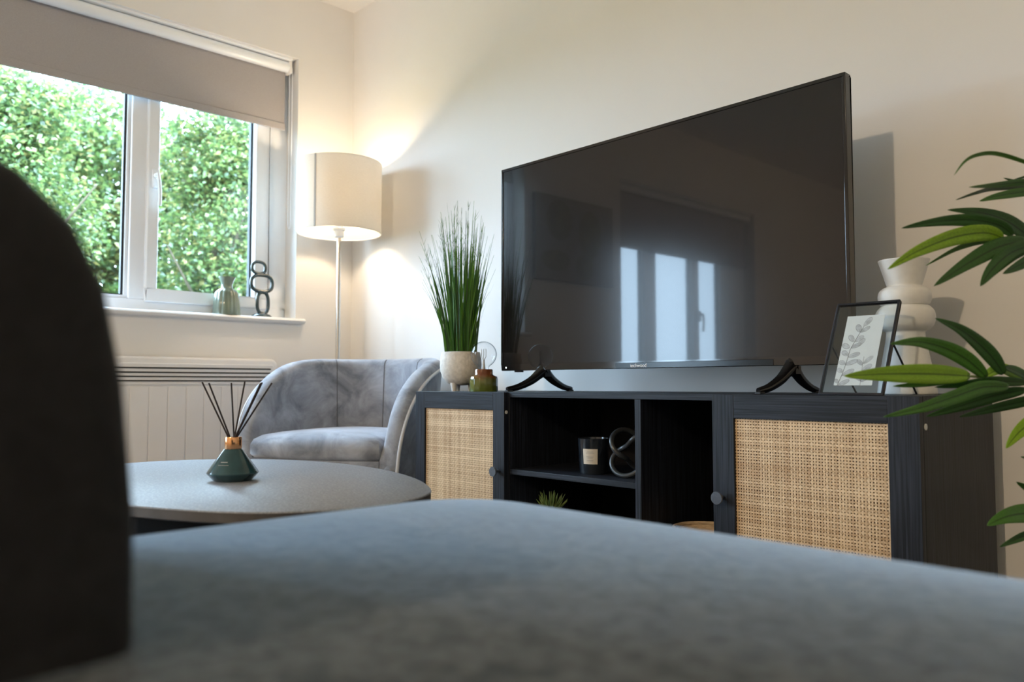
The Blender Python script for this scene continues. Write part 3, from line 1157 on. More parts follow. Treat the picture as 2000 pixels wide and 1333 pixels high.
# ------------------------------------------------------------------ media cabinet
CT = 0.577
def cabinet():
    x0, x1, yf, yb = 1.151, 2.683, -0.457, -0.060
    root = thing('media_cabinet', 'long black woodgrain media cabinet with cane doors under the television', 'cabinet', ((x0 + x1) / 2, (yf + yb) / 2, 0))
    t = 0.016
    zb = 0.11
    MB().box(x0, x1, yf, yb, CT - 0.015, CT).build('top_panel', M_WOODX, root, bevel=0.0008)
    MB().box(x0, x1, yf, yb, zb, zb + t).build('bottom_panel', M_WOODX, root, bevel=0.0008)
    for a in (x0, 1.556, 2.236, x1 - t):
        MB().box(a, a + t, yf, yb, zb + t, CT - 0.015).build('side_panel' if a in (x0, x1 - t) else 'partition', M_WOODZ if a < 2.6 else M_WOODZ, root, bevel=0.0008)
    MB().box(2.018, 2.036, yf, yb - 0.004, zb + t, CT - 0.015).build('partition', M_WOODZ, root, bevel=0.0008)
    MB().box(1.572, 2.018, yf + 0.001, yb - 0.004, 0.345, 0.360).build('shelf', M_WOODX, root, bevel=0.0008)
    MB().box(x0 + t, x1 - t, yb - 0.004, yb, zb + t, CT - 0.015).build('back_panel', M_BLACK, root, smooth=False)
    for (lx, ly) in ((x0 + 0.05, yf + 0.05), (x1 - 0.05, yf + 0.05), (x0 + 0.05, yb - 0.05), (x1 - 0.05, yb - 0.05)):
        MB().tube([(lx, ly, 0.0), (lx, ly, zb)], [0.014, 0.02], 14).build('leg', M_BLACK, root)

    def door(a, b, sl, sr, knob):
        y0, y1 = -0.475, -0.458
        z0, z1 = zb, CT - 0.0005
        rt = 0.0515
        dr = bpy.data.objects.new('door', None)
        COL.objects.link(dr)
        dr.parent = root
        dr.location = Vector(((a + b) / 2, y0, z0)) - Vector(root.location)
        MB().box(a, a + sl, y0, y1, z0, z1).build('stile', M_WOODZ, dr, bevel=0.0008)
        MB().box(b - sr, b, y0, y1, z0, z1).build('stile', M_WOODZ, dr, bevel=0.0008)
        MB().box(a + sl, b - sr, y0, y1, z1 - rt, z1).build('rail', M_WOODX, dr, bevel=0.0008)
        MB().box(a + sl, b - sr, y0, y1, z0, z0 + rt).build('rail', M_WOODX, dr, bevel=0.0008)
        # woven cane: flat strands passing over and under one another
        cx0, cx1, cz0, cz1 = a + sl, b - sr, z0 + rt, z1 - rt
        rnd = random.Random(int(a * 100))
        cb = MB()
        p = 0.0062
        nx, nz = int((cx1 - cx0) / p), int((cz1 - cz0) / p)
        px, pz = (cx1 - cx0) / nx, (cz1 - cz0) / nz
        hw = 0.00195
        yc = y0 + 0.006

        def strand(fixed, lo, hi, n_, pitch, vertical, ph):
            w_ = hw * rnd.uniform(0.85, 1.18)
            j = rnd.uniform(-0.0003, 0.0003)
            rows = []
            steps = n_ * 2
            for k in range(steps + 1):
                s__ = lo + (hi - lo) * k / steps
                dy = 0.00025 * math.cos(math.pi * (k + ph))
                if vertical:
                    rows.append(((fixed + j - w_, yc + dy, s__), (fixed + j + w_, yc + dy, s__)))
                else:
                    rows.append(((s__, yc + dy, fixed + j - w_), (s__, yc + dy, fixed + j + w_)))
            bse = len(cb.v)
            for r_ in rows:
                cb.v += [r_[0], r_[1]]
            for k in range(steps):
                cb.face((bse + 2 * k, bse + 2 * k + 1, bse + 2 * k + 3, bse + 2 * k + 2))
        for i in range(nx):
            strand(cx0 + (i + 0.5) * px, cz0, cz1, nz // 2, pz, True, i % 2)
        for i in range(nz):
            strand(cz0 + (i + 0.5) * pz, cx0, cx1, nx // 2, px, False, (i + 1) % 2)
        cane = cb.build('cane_panel', M_CANE, dr, smooth=False)
        MB().box(cx0, cx1, y1 - 0.005, y1 - 0.001, cz0, cz1).build('cane_backing', M_CANEBACK, dr, smooth=False)
        kx, kz = knob
        MB().lathe([(0.0, 0.0), (0.0045, 0.0), (0.0045, 0.018), (0.0135, 0.019), (0.0145, 0.0215), (0.0135, 0.024), (0.0, 0.0242)], (kx, y0, kz), 28, (0, -1, 0)).build('knob', M_KNOB, dr)
    door(1.151, 1.5685, 0.048, 0.0475, (1.545, 0.353))
    door(2.2475, 2.683, 0.0535, 0.057, (2.270, 0.353))
    sc = MB()
    sc.lathe([(0.0, 0), (0.006, 0), (0.006, 0.0015), (0.0, 0.0016)], (2.683, -0.448, 0.520), 14, (1, 0, 0))
    sc.build('screw_cap', mat('white_cap', (0.7, 0.7, 0.68), 0.5), root)
    sc = MB()
    sc.lathe([(0.0, 0), (0.005, 0), (0.005, 0.0015), (0.0, 0.0016)], (1.5685, -0.467, 0.520), 14, (1, 0, 0))
    sc.build('screw_cap', mat('white_cap', (0.7, 0.7, 0.68), 0.5), root)
    sc = MB()
    sc.lathe([(0.0, 0), (0.005, 0), (0.005, 0.0015), (0.0, 0.0016)], (1.66, -0.064, 0.535), 14, (0, -1, 0))
    sc.build('cam_bolt', M_CHROME, root)


cabinet()

# ------------------------------------------------------------------ television
def television():
    xl, xr, yf, z0, z1 = 1.364, 2.483, -0.298, 0.641, 1.2855
    xc = (xl + xr) / 2
    root = thing('television', 'large black flat-screen television standing on the media cabinet', 'television', (xc, yf + 0.03, CT))
    b = MB()
    bz, bb = 0.0085, 0.020
    d = 0.026
    b.box(xl, xr, yf, yf + d, z1 - bz, z1).box(xl, xr, yf, yf + d, z0, z0 + bb).box(xl, xl + bz, yf, yf + d, z0 + bb, z1 - bz).box(xr - bz, xr, yf, yf + d, z0 + bb, z1 - bz)
    b.build('bezel', M_GLOSSB, root, bevel=0.0016, seg=3)
    MB().box(xl + bz, xr - bz, yf + 0.002, yf + 0.010, z0 + bb, z1 - bz).build('screen', M_SCREEN, root, smooth=False)
    h = MB()
    h.box(xl + 0.004, xr - 0.004, yf + d, yf + d + 0.008, z0 + 0.004, z1 - 0.004)
    h.loft([[(xl + 0.05 + i, yy, z) for (i, z) in ((0, z0 + 0.02), (xr - xl - 0.1, z0 + 0.02), (xr - xl - 0.1, z0 + 0.36), (0, z0 + 0.36))] for yy in (yf + d + 0.008,)] +
           [[(xl + 0.09, yf + 0.075, z0 + 0.03), (xr - 0.09, yf + 0.075, z0 + 0.03), (xr - 0.09, yf + 0.075, z0 + 0.31), (xl + 0.09, yf + 0.075, z0 + 0.31)]])
    h.build('back_housing', M_BLACK, root, bevel=0.004)
    # glossy logo strip and the maker's name
    MB().box(1.829, 2.300, yf - 0.0012, yf + 0.002, z0 + 0.001, z0 + 0.016).build('logo_strip', mat('dark_logo_strip', (0.008, 0.010, 0.012), 0.16, spec=0.25), root, bevel=0.0008)
    cu = bpy.data.curves.new('logo', 'FONT')
    cu.body = 'techwood'
    cu.size = 0.0150
    cu.extrude = 0.0004
    cu.resolution_u = 3
    cu.space_character = 0.92
    to = bpy.data.objects.new('logo', cu)
    COL.objects.link(to)
    bpy.context.view_layer.update()
    dg = bpy.context.evaluated_depsgraph_get()
    me = bpy.data.meshes.new_from_object(to.evaluated_get(dg))
    bpy.data.objects.remove(to, do_unlink=True)
    lo = bpy.data.objects.new('logo', me)
    me.materials.clear()
    me.materials.append(M_LOGO)
    COL.objects.link(lo)
    lo.parent = root
    lo.rotation_euler = (R(90), 0, 0)
    wv = max(v.co.x for v in me.vertices)
    lo.scale = (0.054 / wv, 0.054 / wv, 1)
    lo.location = Vector((1.881, yf - 0.0018, z0 + 0.0035)) - Vector(root.location)
    MB().lathe([(0.0, 0), (0.0022, 0), (0.0022, 0.0008), (0.0, 0.001)], (xl + 0.022, yf, z0 + 0.010), 12, (0, -1, 0)).build('standby_light', M_LED, root)
    MB().box(xl + 0.055, xl + 0.085, yf + 0.004, yf + 0.016, z0 - 0.005, z0 + 0.001).build('infrared_receiver', M_BLACK, root, bevel=0.0015)
    for fx in (1.540, 2.339):
        ft = MB()
        # two curved blades leaving one block under the set
        for sgn, tip in ((-1, -0.437), (1, -0.163)):
            ya = -0.287
            dy = tip - ya
            P = catmull([(fx, ya, 0.6405), (fx, ya + dy * 0.12, 0.630), (fx, ya + dy * 0.36, 0.609), (fx, ya + dy * 0.70, 0.591), (fx, tip, CT + 0.007)], 5)
            k = len(P)
            ft.tube(P, [0.0215 - 0.0145 * (i / (k - 1)) ** 0.75 for i in range(k)], 12, flat=(0.75, 1.0), up=(1, 0, 0))
        ft.box(fx - 0.014, fx + 0.014, -0.306 + 0.012, -0.270, 0.622, 0.6405)
        o = ft.build('stand_foot', M_GLOSSB, root, ang=50)
        for yy in (-0.430, -0.170):
            MB().box(fx - 0.007, fx + 0.007, yy - 0.010, yy + 0.010, CT, CT + 0.005).build('rubber_pad', M_BLACK, o, bevel=0.001)


television()

# ------------------------------------------------------------------ grass in a pot
def grass_plant():
    x, y = 1.268, -0.385
    rnd = random.Random(11)
    root = thing('potted_grass', 'tall wispy green grass in a white ceramic pot on peg feet beside the television', 'potted plant', (x, y, CT))
    k = 0.00166
    MB().lathe([(0.0, 0.018), (0.030, 0.019), (0.046, 0.028), (0.058, 0.044), (0.0645, 0.062), (0.0665, 0.082), (0.0655, 0.102), (0.062, 0.119), (0.061, 0.1235),
                (0.056, 0.1245), (0.055, 0.118), (0.055, 0.108), (0.0, 0.107)], (x, y, CT), 48).build('pot', M_STONEPOT, root, ang=50)
    for a in (0.3, 2.4, 4.5):
        MB().tube([(x + 0.032 * math.cos(a - 1.7), y + 0.032 * math.sin(a - 1.7), CT), (x + 0.034 * math.cos(a - 1.7), y + 0.034 * math.sin(a - 1.7), CT + 0.027)], [0.0075, 0.011], 12).build('peg_foot', M_WHITECER, root)
    MB().lathe([(0.0, 0.0), (0.0548, 0.0), (0.0548, 0.004), (0.0, 0.006)], (x, y, CT + 0.107), 32).build('soil', M_SOIL, root)
    gb = MB()
    zb = CT + 0.11
    camd = Vector((CAM.x - x, CAM.y - y, 0)).normalized()
    rt = Vector((-camd.y, camd.x, 0)) * -1
    for i in range(210):
        a = rnd.uniform(0, 6.283)
        rr = 0.048 * math.sqrt(rnd.random())
        b = Vector((x + rr * math.cos(a), y + rr * math.sin(a), zb))
        lean = rnd.gauss(0, 0.36)
        lat = Vector((math.cos(a), math.sin(a), 0))
        out = (0.015 + 0.085 * (rr / 0.048) * rnd.uniform(0.5, 1.1))
        h = rnd.uniform(0.22, 0.43)
        if rnd.random() < 0.22:
            h = rnd.uniform(0.40, 0.50)
            out *= 0.55
        if i % 5 == 0:
            out *= 1.35
            h *= 0.95
        if lat.x > 0.25:
            out *= 0.95
        if lat.y > 0:
            out *= 0.8
        lat2 = (lat + Vector((rnd.gauss(0, 0.3), rnd.gauss(0, 0.3), 0))).normalized()
        P = []
        m_ = 8
        drop = rnd.uniform(0.0, 0.05) if rnd.random() < 0.35 else 0
        for j in range(m_ + 1):
            t = j / m_
            P.append(b + lat2 * (out * (0.45 * t + 0.55 * t ** 2.2)) + Vector((0, 0, h * t - drop * t ** 5)))
        w0 = rnd.uniform(0.0022, 0.0042) if h < 0.36 else rnd.uniform(0.0026, 0.0048)
        wd_ = rt if rnd.random() < 0.5 else Vector((rnd.gauss(0, 1), rnd.gauss(0, 1), 0)).normalized()
        nn = wd_.cross(Vector((0, 0, 1)))
        base = len(gb.v)
        for j, p in enumerate(P):
            t = j / m_
            w_ = w0 * (0.75 + 0.6 * t - 1.32 * t ** 1.6 if t < 0.75 else 0.18 * (1.12 - t) / 0.37)
            w_ = max(w_, 0.00035)
            gb.v += [tuple(p - wd_ * w_), tuple(p + nn * w_ * 0.35), tuple(p + wd_ * w_)]
        for j in range(m_):
            q = base + 3 * j
            gb.face((q, q + 1, q + 4, q + 3))
            gb.face((q + 1, q + 2, q + 5, q + 4))
        # seed wisps near the tip
        if rnd.random() < 0.45:
            for _ in range(5):
                t = rnd.uniform(0.72, 0.97)
                p = b + lat2 * (out * (0.45 * t + 0.55 * t ** 2.2)) + Vector((0, 0, h * t - drop * t ** 5))
                d = (Vector((rnd.gauss(0, 1), rnd.gauss(0, 1), 2.6))).normalized() * rnd.uniform(0.018, 0.04)
                e = p + d
                sd = rt * 0.0006
                q = len(gb.v)
                gb.v += [tuple(p - sd), tuple(p + sd), tuple(e)]
                gb.face((q, q + 1, q + 2))
    gb.build('grass_blades', M_GRASSB, root, ang=60)


grass_plant()

# ------------------------------------------------------------------ bulb in a glazed jar
def bulb_lamp():
    x, y = 1.416, -0.418
    root = thing('bulb_lamp', 'clear globe bulb set in a green and brown glazed jar', 'table lamp', (x, y, CT))
    rib = lambda t, h: 1 + 0.012 * math.cos(t * 14)
    MB().lathe([(0.0, 0.0), (0.041, 0.0), (0.0425, 0.003), (0.0425, 0.038), (0.040, 0.045), (0.030, 0.049), (0.0275, 0.052), (0.0275, 0.064), (0.026, 0.067), (0.020, 0.067), (0.0195, 0.06), (0.0, 0.06)],
               (x, y, CT), 72, ribs=lambda t, h: rib(t, h) if h < 0.05 else 1).build('jar', M_JAR, root, ang=50)
    gl = [(0.014, 0.060), (0.015, 0.072)]
    cz, r_ = 0.112, 0.0395
    for k in range(15):
        a = R(-62 + k * (152 / 14))
        gl.append((r_ * math.cos(a), cz + r_ * math.sin(a)))
    gl.append((0.0, cz + r_))
    MB().lathe(gl, (x, y, CT), 48, cap0=False).build('glass_globe', M_BULBGLASS, root, ang=70)
    fl = MB()
    fl.tube([(x, y, CT + 0.06), (x, y, CT + 0.095)], [0.006, 0.0025], 10)
    for dx in (-0.007, 0.0, 0.007):
        fl.tube([(x, y, CT + 0.092), (x + dx, y + dx * 0.4, CT + 0.105), (x + dx, y + dx * 0.4, CT + 0.128)], 0.0009, 6)
    fl.build('filament', mat('filament_glass', (0.55, 0.55, 0.52), 0.3), root)


bulb_lamp()

# ------------------------------------------------------------------ picture frame
def picture():
    xL, xR = 2.4835, 2.611
    y0, y1 = -0.4575, -0.361
    zb, zt = CT + 0.001, 0.768
    O = Vector((xL, y0, zb))
    U = Vector((xR - xL, 0, 0))
    V = Vector((0, y1 - y0, zt - zb))
    root = thing('picture_frame', 'black metal glass picture frame with a grey leaf print leaning back on the cabinet', 'picture frame', (O.x + U.x / 2, O.y + 0.04, CT))
    u, v = U.normalized(), V.normalized()
    n = u.cross(v) * -1          # away from camera
    if n.y < 0:
        n = -n
    t, d = 0.0045, 0.009
    fb = MB()
    Lu, Lv = U.length, V.length
    fb.obox(O, u * Lu, v * t, n * d).obox(O + v * (Lv - t), u * Lu, v * t, n * d)
    fb.obox(O + v * t, u * t, v * (Lv - 2 * t), n * d).obox(O + v * t + u * (Lu - t), u * t, v * (Lv - 2 * t), n * d)
    fb.build('frame', M_BLACKMETAL, root, bevel=0.0008)
    MB().obox(O + u * t + v * t + n * 0.002, u * (Lu - 2 * t), v * (Lv - 2 * t), n * 0.0012).build('glass', M_FRAMEGLASS, root, smooth=False)
    # print with the leaf drawing, its own surface pattern
    pb = MB()
    a0, a1, b0, b1 = 0.205 * Lu, 0.80 * Lu, 0.105 * Lv, 0.855 * Lv
    P0 = O + u * a0 + v * b0 + n * 0.0036
    pw, ph = (a1 - a0), (b1 - b0)
    pb.cur = 0
    pb.obox(P0, u * pw, v * ph, n * 0.0006)

    def lf(cx_, cy_, ang, L, w_, dark):
        c = P0 + u * (cx_ * pw) + v * (cy_ * ph)
        ax = u * math.cos(R(ang)) + v * math.sin(R(ang))
        sd = n.cross(ax).normalized()
        pts = []
        m_ = 14
        for k in range(m_):
            tt = 2 * math.pi * k / m_
            pts.append((L / 2 * (1 - math.cos(tt)), w_ * math.sin(tt) * (0.8 + 0.25 * (1 - math.cos(tt)) / 2)))
        pb.cur = 1
        pb.add([c - n * 0.0001 + ax * p_ + sd * q_ for p_, q_ in pts], [tuple(range(m_))])
        pb.cur = 2
        ring = [c - n * 0.00016 + ax * p_ + sd * q_ for p_, q_ in pts]
        mid = c + ax * L / 2 - n * 0.00016
        q = len(pb.v)
        ww = 0.00055 if dark else 0.00035
        for p_ in ring:
            dd = (p_ - mid).normalized()
            pb.v += [tuple(p_), tuple(p_ + dd * -ww)]
        for k in range(m_):
            k2 = (k + 1) % m_
            pb.face((q + 2 * k, q + 2 * k + 1, q + 2 * k2 + 1, q + 2 * k2))
        pb.add([c - n * 0.00018 + sd * 0.0002, c - n * 0.00018 - sd * 0.0002, c + ax * L * 0.9 - n * 0.00018], [(0, 1, 2)])

    def stem(pts, w_=0.0005):
        pb.cur = 2
        Q = [P0 + u * (a * pw) + v * (b * ph) - n * 0.0002 for a, b in pts]
        for i in range(len(Q) - 1):
            dd = (Q[i + 1] - Q[i]).normalized()
            sd = n.cross(dd) * w_
            pb.add([Q[i] - sd, Q[i] + sd, Q[i + 1] + sd, Q[i + 1] - sd], [(0, 1, 2, 3)])
    stem([(0.10, 0.0), (0.17, 0.15), (0.22, 0.32), (0.25, 0.50), (0.33, 0.62), (0.42, 0.74), (0.50, 0.84)])
    stem([(0.70, 0.0), (0.68, 0.14), (0.66, 0.30), (0.66, 0.40)], 0.0003)
    s1 = 0.026
    for a in ((0.42, 0.755, 112, .020, .0062, 1), (0.44, 0.755, 35, .021, .0048, 1), (0.50, 0.84, 58, .024, .0060, 0), (0.30, 0.62, 125, .019, .0056, 1),
              (0.34, 0.62, 40, .020, .0058, 0), (0.22, 0.53, 150, .018, .0062, 1), (0.26, 0.53, 25, .022, .0050, 1), (0.22, 0.42, 140, .017, .0058, 0), (0.24, 0.40, 20, .024, .0056, 1),
              (0.20, 0.30, 155, .015, .0055, 0), (0.20, 0.29, 22, .026, .0056, 1), (0.16, 0.18, 140, .014, .0050, 0), (0.17, 0.14, 30, .026, .0056, 1), (0.11, 0.03, 130, .012, .004, 0),
              (0.12, 0.0, 30, .024, .0052, 1), (0.67, 0.30, 45, .024, .0048, 0), (0.68, 0.20, 40, .022, .0060, 0), (0.66, 0.28, 135, .018, .0045, 0), (0.70, 0.05, 45, .020, .005, 0),
              (0.69, 0.06, 130, .018, .0045, 0), (0.44, 0.56, 55, .020, .0052, 0)):
        lf(*a)
    pb.build('leaf_print', [M_PAPER, M_INK1, M_INK2], root, smooth=False)
    for uu in (0.0, 1.0):
        hp = O + u * (Lu * uu + (0.002 if uu == 0 else -0.002)) + v * (Lv * 0.55) + n * d
        ft_ = Vector((hp.x, -0.285, CT + 0.002))
        MB().tube([hp, ft_], 0.0021, 8).build('easel_leg', M_BLACKMETAL, root)


picture()

# ------------------------------------------------------------------ white stacked vase
def white_vase():
    x, y = 2.572, -0.235
    k = 0.00109
    root = thing('vase', 'tall matt white vase with two stacked round bulges behind the picture frame', 'vase', (x, y, CT))
    z = lambda py: (770 - py) * k
    prof = [(0.0, 0.0), (0.056, 0.0), (0.058, 0.004), (0.054, z(740)), (0.047, z(705)), (0.041, z(675)), (0.038, z(655)), (0.0385, z(648)),
            (0.046, z(644)), (0.0545, z(636)), (0.0585, z(622)), (0.056, z(608)), (0.048, z(599)), (0.0450, z(597)), (0.047, z(596)), (0.0505, z(590)), (0.0525, z(580)), (0.050, z(569)), (0.042, z(562)),
            (0.0345, z(559)), (0.036, z(553)), (0.042, z(534)), (0.0485, z(514)), (0.0505, z(508)), (0.0485, z(507.5)), (0.045, z(514)), (0.034, z(550)), (0.02, z(560)), (0.0, z(560))]
    sm_ = catmull([(a, b, 0) for a, b in prof[1:-1]], 4)
    prof = [prof[0]] + [(max(q.x, 0.001), max(q.y, 0.0)) for q in sm_] + [prof[-1]]
    MB().lathe(prof, (x, y, CT), 96).build('vase_body', M_WHITECER, root, ang=60)


white_vase()

# ------------------------------------------------------------------ things in the open shelves
def candle():
    x, y, z = 1.812, -0.372, 0.360
    root = thing('jar_candle', 'dark glass jar candle with a cream label on the open shelf', 'candle', (x, y, z))
    r0_, r1_ = 0.0375, 0.0425
    MB().lathe([(0.0, 0.0), (r0_ - 0.002, 0.0), (r0_, 0.003), (r1_, 0.094), (r1_ - 0.0025, 0.0945), (r1_ - 0.004, 0.078), (0.0, 0.077)], (x, y, z), 48).build('glass_jar', M_CANDLE, root, ang=50)
    MB().lathe([(0.0, 0.0), (r1_ - 0.0045, 0.0), (r1_ - 0.005, 0.003), (0.0, 0.002)], (x, y, z + 0.077), 32).build('wax', M_WAX, root)
    MB().tube([(x, y, z + 0.078), (x + 0.001, y, z + 0.089)], 0.001, 6).build('wick', M_BLACK, root)
    lb = MB()
    a0 = math.atan2(CAM.y - y, CAM.x - x) - R(14)
    rows = []
    for i in range(9):
        a = a0 + R(-28 + 56 * i / 8)
        rows.append([(x + (r_ + 0.0006) * math.cos(a), y + (r_ + 0.0006) * math.sin(a), z + zz) for (r_, zz) in ((r0_ + 0.0016, 0.028), (r0_ + 0.0040, 0.068))])
    lb.loft(rows, False, False, False)
    lb.cur = 1
    for zz, sp_ in ((0.060, 12), (0.057, 16), (0.047, 15), (0.044, 10), (0.037, 13)):
        rows = []
        for i in range(5):
            a = a0 + R(-sp_ + 2 * sp_ * i / 4)
            rr = r0_ + (zz / 0.094) * (r1_ - r0_) + 0.0012
            rows.append([(x + rr * math.cos(a), y + rr * math.sin(a), z + zz + q) for q in (0, 0.0008)])
        lb.loft(rows, False, False, False)
    lb.build('label', [M_LABEL, M_INKG], root, ang=60)


candle()


def knot(name, label, c, sc, rot=0.0):
    """open loops of rounded rod leaning on one another"""
    P = []
    n = 90
    for i in range(n):
        t = 2 * math.pi * i / n
        q = Vector(((2 + math.cos(3 * t)) * math.cos(2 * t), (2 + math.cos(3 * t)) * math.sin(2 * t), 1.25 * math.sin(3 * t))) / 3
        P.append(q)
    rx = Matrix.Rotation(R(74), 3, 'X')
    rz = Matrix.Rotation(rot, 3, 'Z')
    P = [rz @ (rx @ Vector((p.x, p.y, p.z))) for p in P]
    mn = min(p.z for p in P)
    P = [Vector((c[0] + p.x * sc, c[1] + p.y * sc, c[2] + (p.z - mn) * sc + 0.0064)) for p in P]
    b = MB().tube(P, 0.0064, 12, closed=True)
    o = b.build(name, M_KNOT, loc=c, ang=70)
    return tag(o, label, 'ornament')


knot('knot_ornament', 'dark glazed knot ornament beside the candle on the open shelf', (1.938, -0.368, 0.360), 0.066, R(40))


def small_plant():
    x, y, z = 1.665, -0.385, 0.126
    rnd = random.Random(4)
    root = thing('potted_succulent', 'small spiky green plant in a pale pot on the lower shelf', 'potted plant', (x, y, z))
    MB().lathe([(0.0, 0.0), (0.028, 0.0), (0.034, 0.06), (0.036, 0.115), (0.034, 0.117), (0.032, 0.112), (0.0, 0.122)], (x, y, z), 32).build('pot', M_WHITECER, root, ang=50)
    lb = MB()
    for i in range(60):
        a = rnd.uniform(0, 6.283)
        el = rnd.uniform(0.35, 1.45)
        L = rnd.uniform(0.030, 0.050)
        b = Vector((x + 0.012 * math.cos(a), y + 0.012 * math.sin(a), z + 0.124))
        d = Vector((math.cos(a) * math.cos(el), math.sin(a) * math.cos(el), math.sin(el)))
        m_ = b + d * L * 0.6
        e = b + d * L + Vector((0, 0, 0.006))
        lb.tube([b, m_, e], [0.0028, 0.0024, 0.0004], 5)
    lb.build('leaves', M_SUCC, root)


small_plant()


def basket():
    x, y, z = 2.137, -0.335, 0.126
    root = thing('basket', 'round cream basket on the floor of the narrow open bay', 'basket', (x, y, z))
    rib = lambda t, h: 1 + 0.018 * math.cos(t * 26 + (0 if int(h * 110) % 2 else math.pi))
    prof = [(0.0, 0.0)] + [(0.066 + 0.012 * k / 14, 0.002 + 0.0087 * k) for k in range(15)] + [(0.075, 0.124), (0.070, 0.11), (0.066, 0.02), (0.0, 0.012)]
    MB().lathe(prof, (x, y, z), 78, ribs=rib).build('basket_body', M_BASKET, root, ang=60)
    MB().tube([(x + 0.0775 * math.cos(2 * math.pi * k / 48), y + 0.0775 * math.sin(2 * math.pi * k / 48), z + 0.125) for k in range(48)], 0.005, 8, closed=True).build('rim', M_BASKET, root)


basket()

# ------------------------------------------------------------------ coffee table
TZ = 0.42
def coffee_table():
    out = [(1.290, -1.393), (1.294, -1.300), (1.342, -1.195), (1.43, -1.115), (1.517, -1.069), (1.66, -1.037), (1.846, -1.049), (2.007, -1.098), (2.102, -1.146), (2.169, -1.192), (2.213, -1.258),
           (2.235, -1.35), (2.195, -1.468), (2.13, -1.530), (2.042, -1.578), (1.93, -1.622), (1.78, -1.655), (1.60, -1.655), (1.42, -1.600), (1.325, -1.510)]
    P = catmull([(a, b, 0) for a, b in out], 5, closed=True)
    # relax to an even pebble outline
    for _ in range(6):
        P = [(P[i - 1] + P[i] * 2 + P[(i + 1) % len(P)]) / 4 for i in range(len(P))]
    c = sum(P, Vector()) / len(P)
    root = thing('coffee_table', 'low pebble-shaped coffee table with a dark speckled top in front of the armchair', 'coffee table', (c.x, c.y, 0))

    def ring(z, ins):
        return [p - (p - c).normalized() * ins + Vector((0, 0, z)) for p in P]
    tb = MB()
    tb.loft([ring(TZ - 0.0022, 0.0), ring(TZ - 0.0008, 0.0006), ring(TZ, 0.002)])
    tb.build('table_top', M_TABLE, root, ang=40)
    MB().loft([ring(TZ - 0.018, 0.004), ring(TZ - 0.016, 0.001), ring(TZ - 0.0022, 0.001)]).build('edge_band', M_TABLEEDGE, root, ang=40)
    MB().loft([ring(0.03, 0.13), ring(TZ - 0.018, 0.13)]).build('drum_base', mat('matt_black_drum', (0.006, 0.006, 0.007), 0.9, spec=0.1), root, ang=40)
    for k in (0.06, 0.30, 0.50, 0.755):
        p = P[int(k * len(P))]
        q = c + (p - c) * 0.90
        MB().box(q.x - 0.006, q.x + 0.006, q.y - 0.006, q.y + 0.006, 0.0, TZ - 0.018).build('leg', M_CHROME, root, bevel=0.001)


coffee_table()


def diffuser():
    x, y, z = 1.780, -1.361, TZ
    k = 0.000965
    root = thing('reed_diffuser', 'dark teal reed diffuser bottle with copper collar on the coffee table', 'reed diffuser', (x, y, z))
    MB().lathe([(0.0, 0.0), (0.033, 0.0), (0.0355, 0.002), (0.0462, 0.0135), (0.0465, 0.0155), (0.0455, 0.0175), (0.0185, 0.0565), (0.0165, 0.059), (0.010, 0.0595), (0.0, 0.0595)], (x, y, z), 64).build('bottle', M_TEAL, root, ang=30)
    MB().lathe([(0.010, 0.0585), (0.0150, 0.0590), (0.0155, 0.060), (0.0155, 0.0800), (0.0150, 0.0812), (0.006, 0.0812), (0.006, 0.0790), (0.0, 0.0790)], (x, y, z), 40, cap0=True).build('collar', M_COPPER, root, ang=35)
    lg = MB()
    a0 = math.atan2(CAM.y - y, CAM.x - x) - R(28)
    # two short printed lines on the sloping shoulder
    for zz, spn in ((0.036, 12), (0.031, 16)):
        rows = []
        for i in range(7):
            a = a0 + R(-spn + 2 * spn * i / 6)
            r_ = 0.0455 - (zz - 0.0175) * (0.0455 - 0.0185) / 0.039 + 0.0005
            rows.append([(x + (r_ - q * 0.69) * math.cos(a), y + (r_ - q * 0.69) * math.sin(a), z + zz + q) for q in (0, 0.0012 if zz > 0.033 else 0.0006)])
        lg.loft(rows, False, False, False)
    lg.build('printed_mark', mat('silver_print', (0.35, 0.38, 0.40), 0.5), root, smooth=False)
    rgt = Vector((RGT.x, RGT.y, 0)).normalized()
    back = Vector((x - CAM.x, y - CAM.y, 0)).normalized()
    rgt = Vector((back.y, -back.x, 0))
    zc = z + 0.080
    for (bx, tx, tz, dp) in ((-9, -63, 108, 0.01), (-6, -49, 106, -0.02), (1, -6, 106, 0.025), (2, 21, 109, 0.02), (3, 52, 106, -0.01), (4, 56, 107, 0.02), (6, 75, 106, 0.005)):
        b = Vector((x, y, zc - 0.05)) + rgt * ((bx - (tx - bx) * 0.48) * k * 0.35)
        t0 = Vector((x, y, zc)) + rgt * (bx * k) + back * (dp * 0.15)
        e = Vector((x, y, zc)) + rgt * (tx * k * 0.94) + back * dp + Vector((0, 0, tz * k))
        MB().tube([t0 - (e - t0) * 0.25, t0, e], 0.00165, 8).build('reed', M_REED, root)


diffuser()

# ------------------------------------------------------------------ things on the window sill
SZ = WIN1[2]
def green_vase():
    x, y = -0.028, -0.588
    root = thing('vase', 'small sage green ribbed vase with flared neck on the window sill', 'vase', (x, y, SZ))
    rib = lambda t, h: 1 + (0.06 * abs(math.cos(t * 7)) - 0.035 if h < 0.105 else 0)
    MB().lathe([(0.0, 0.0), (0.054, 0.0), (0.056, 0.003), (0.052, 0.05), (0.046, 0.094), (0.040, 0.103), (0.026, 0.112), (0.0225, 0.120), (0.0225, 0.128), (0.028, 0.145), (0.034, 0.158), (0.034, 0.161),
                (0.031, 0.161), (0.020, 0.135), (0.018, 0.11), (0.0, 0.10)], (x, y, SZ), 112, ribs=rib).build('vase_body', M_GREENGLAZE, root, ang=60)


green_vase()


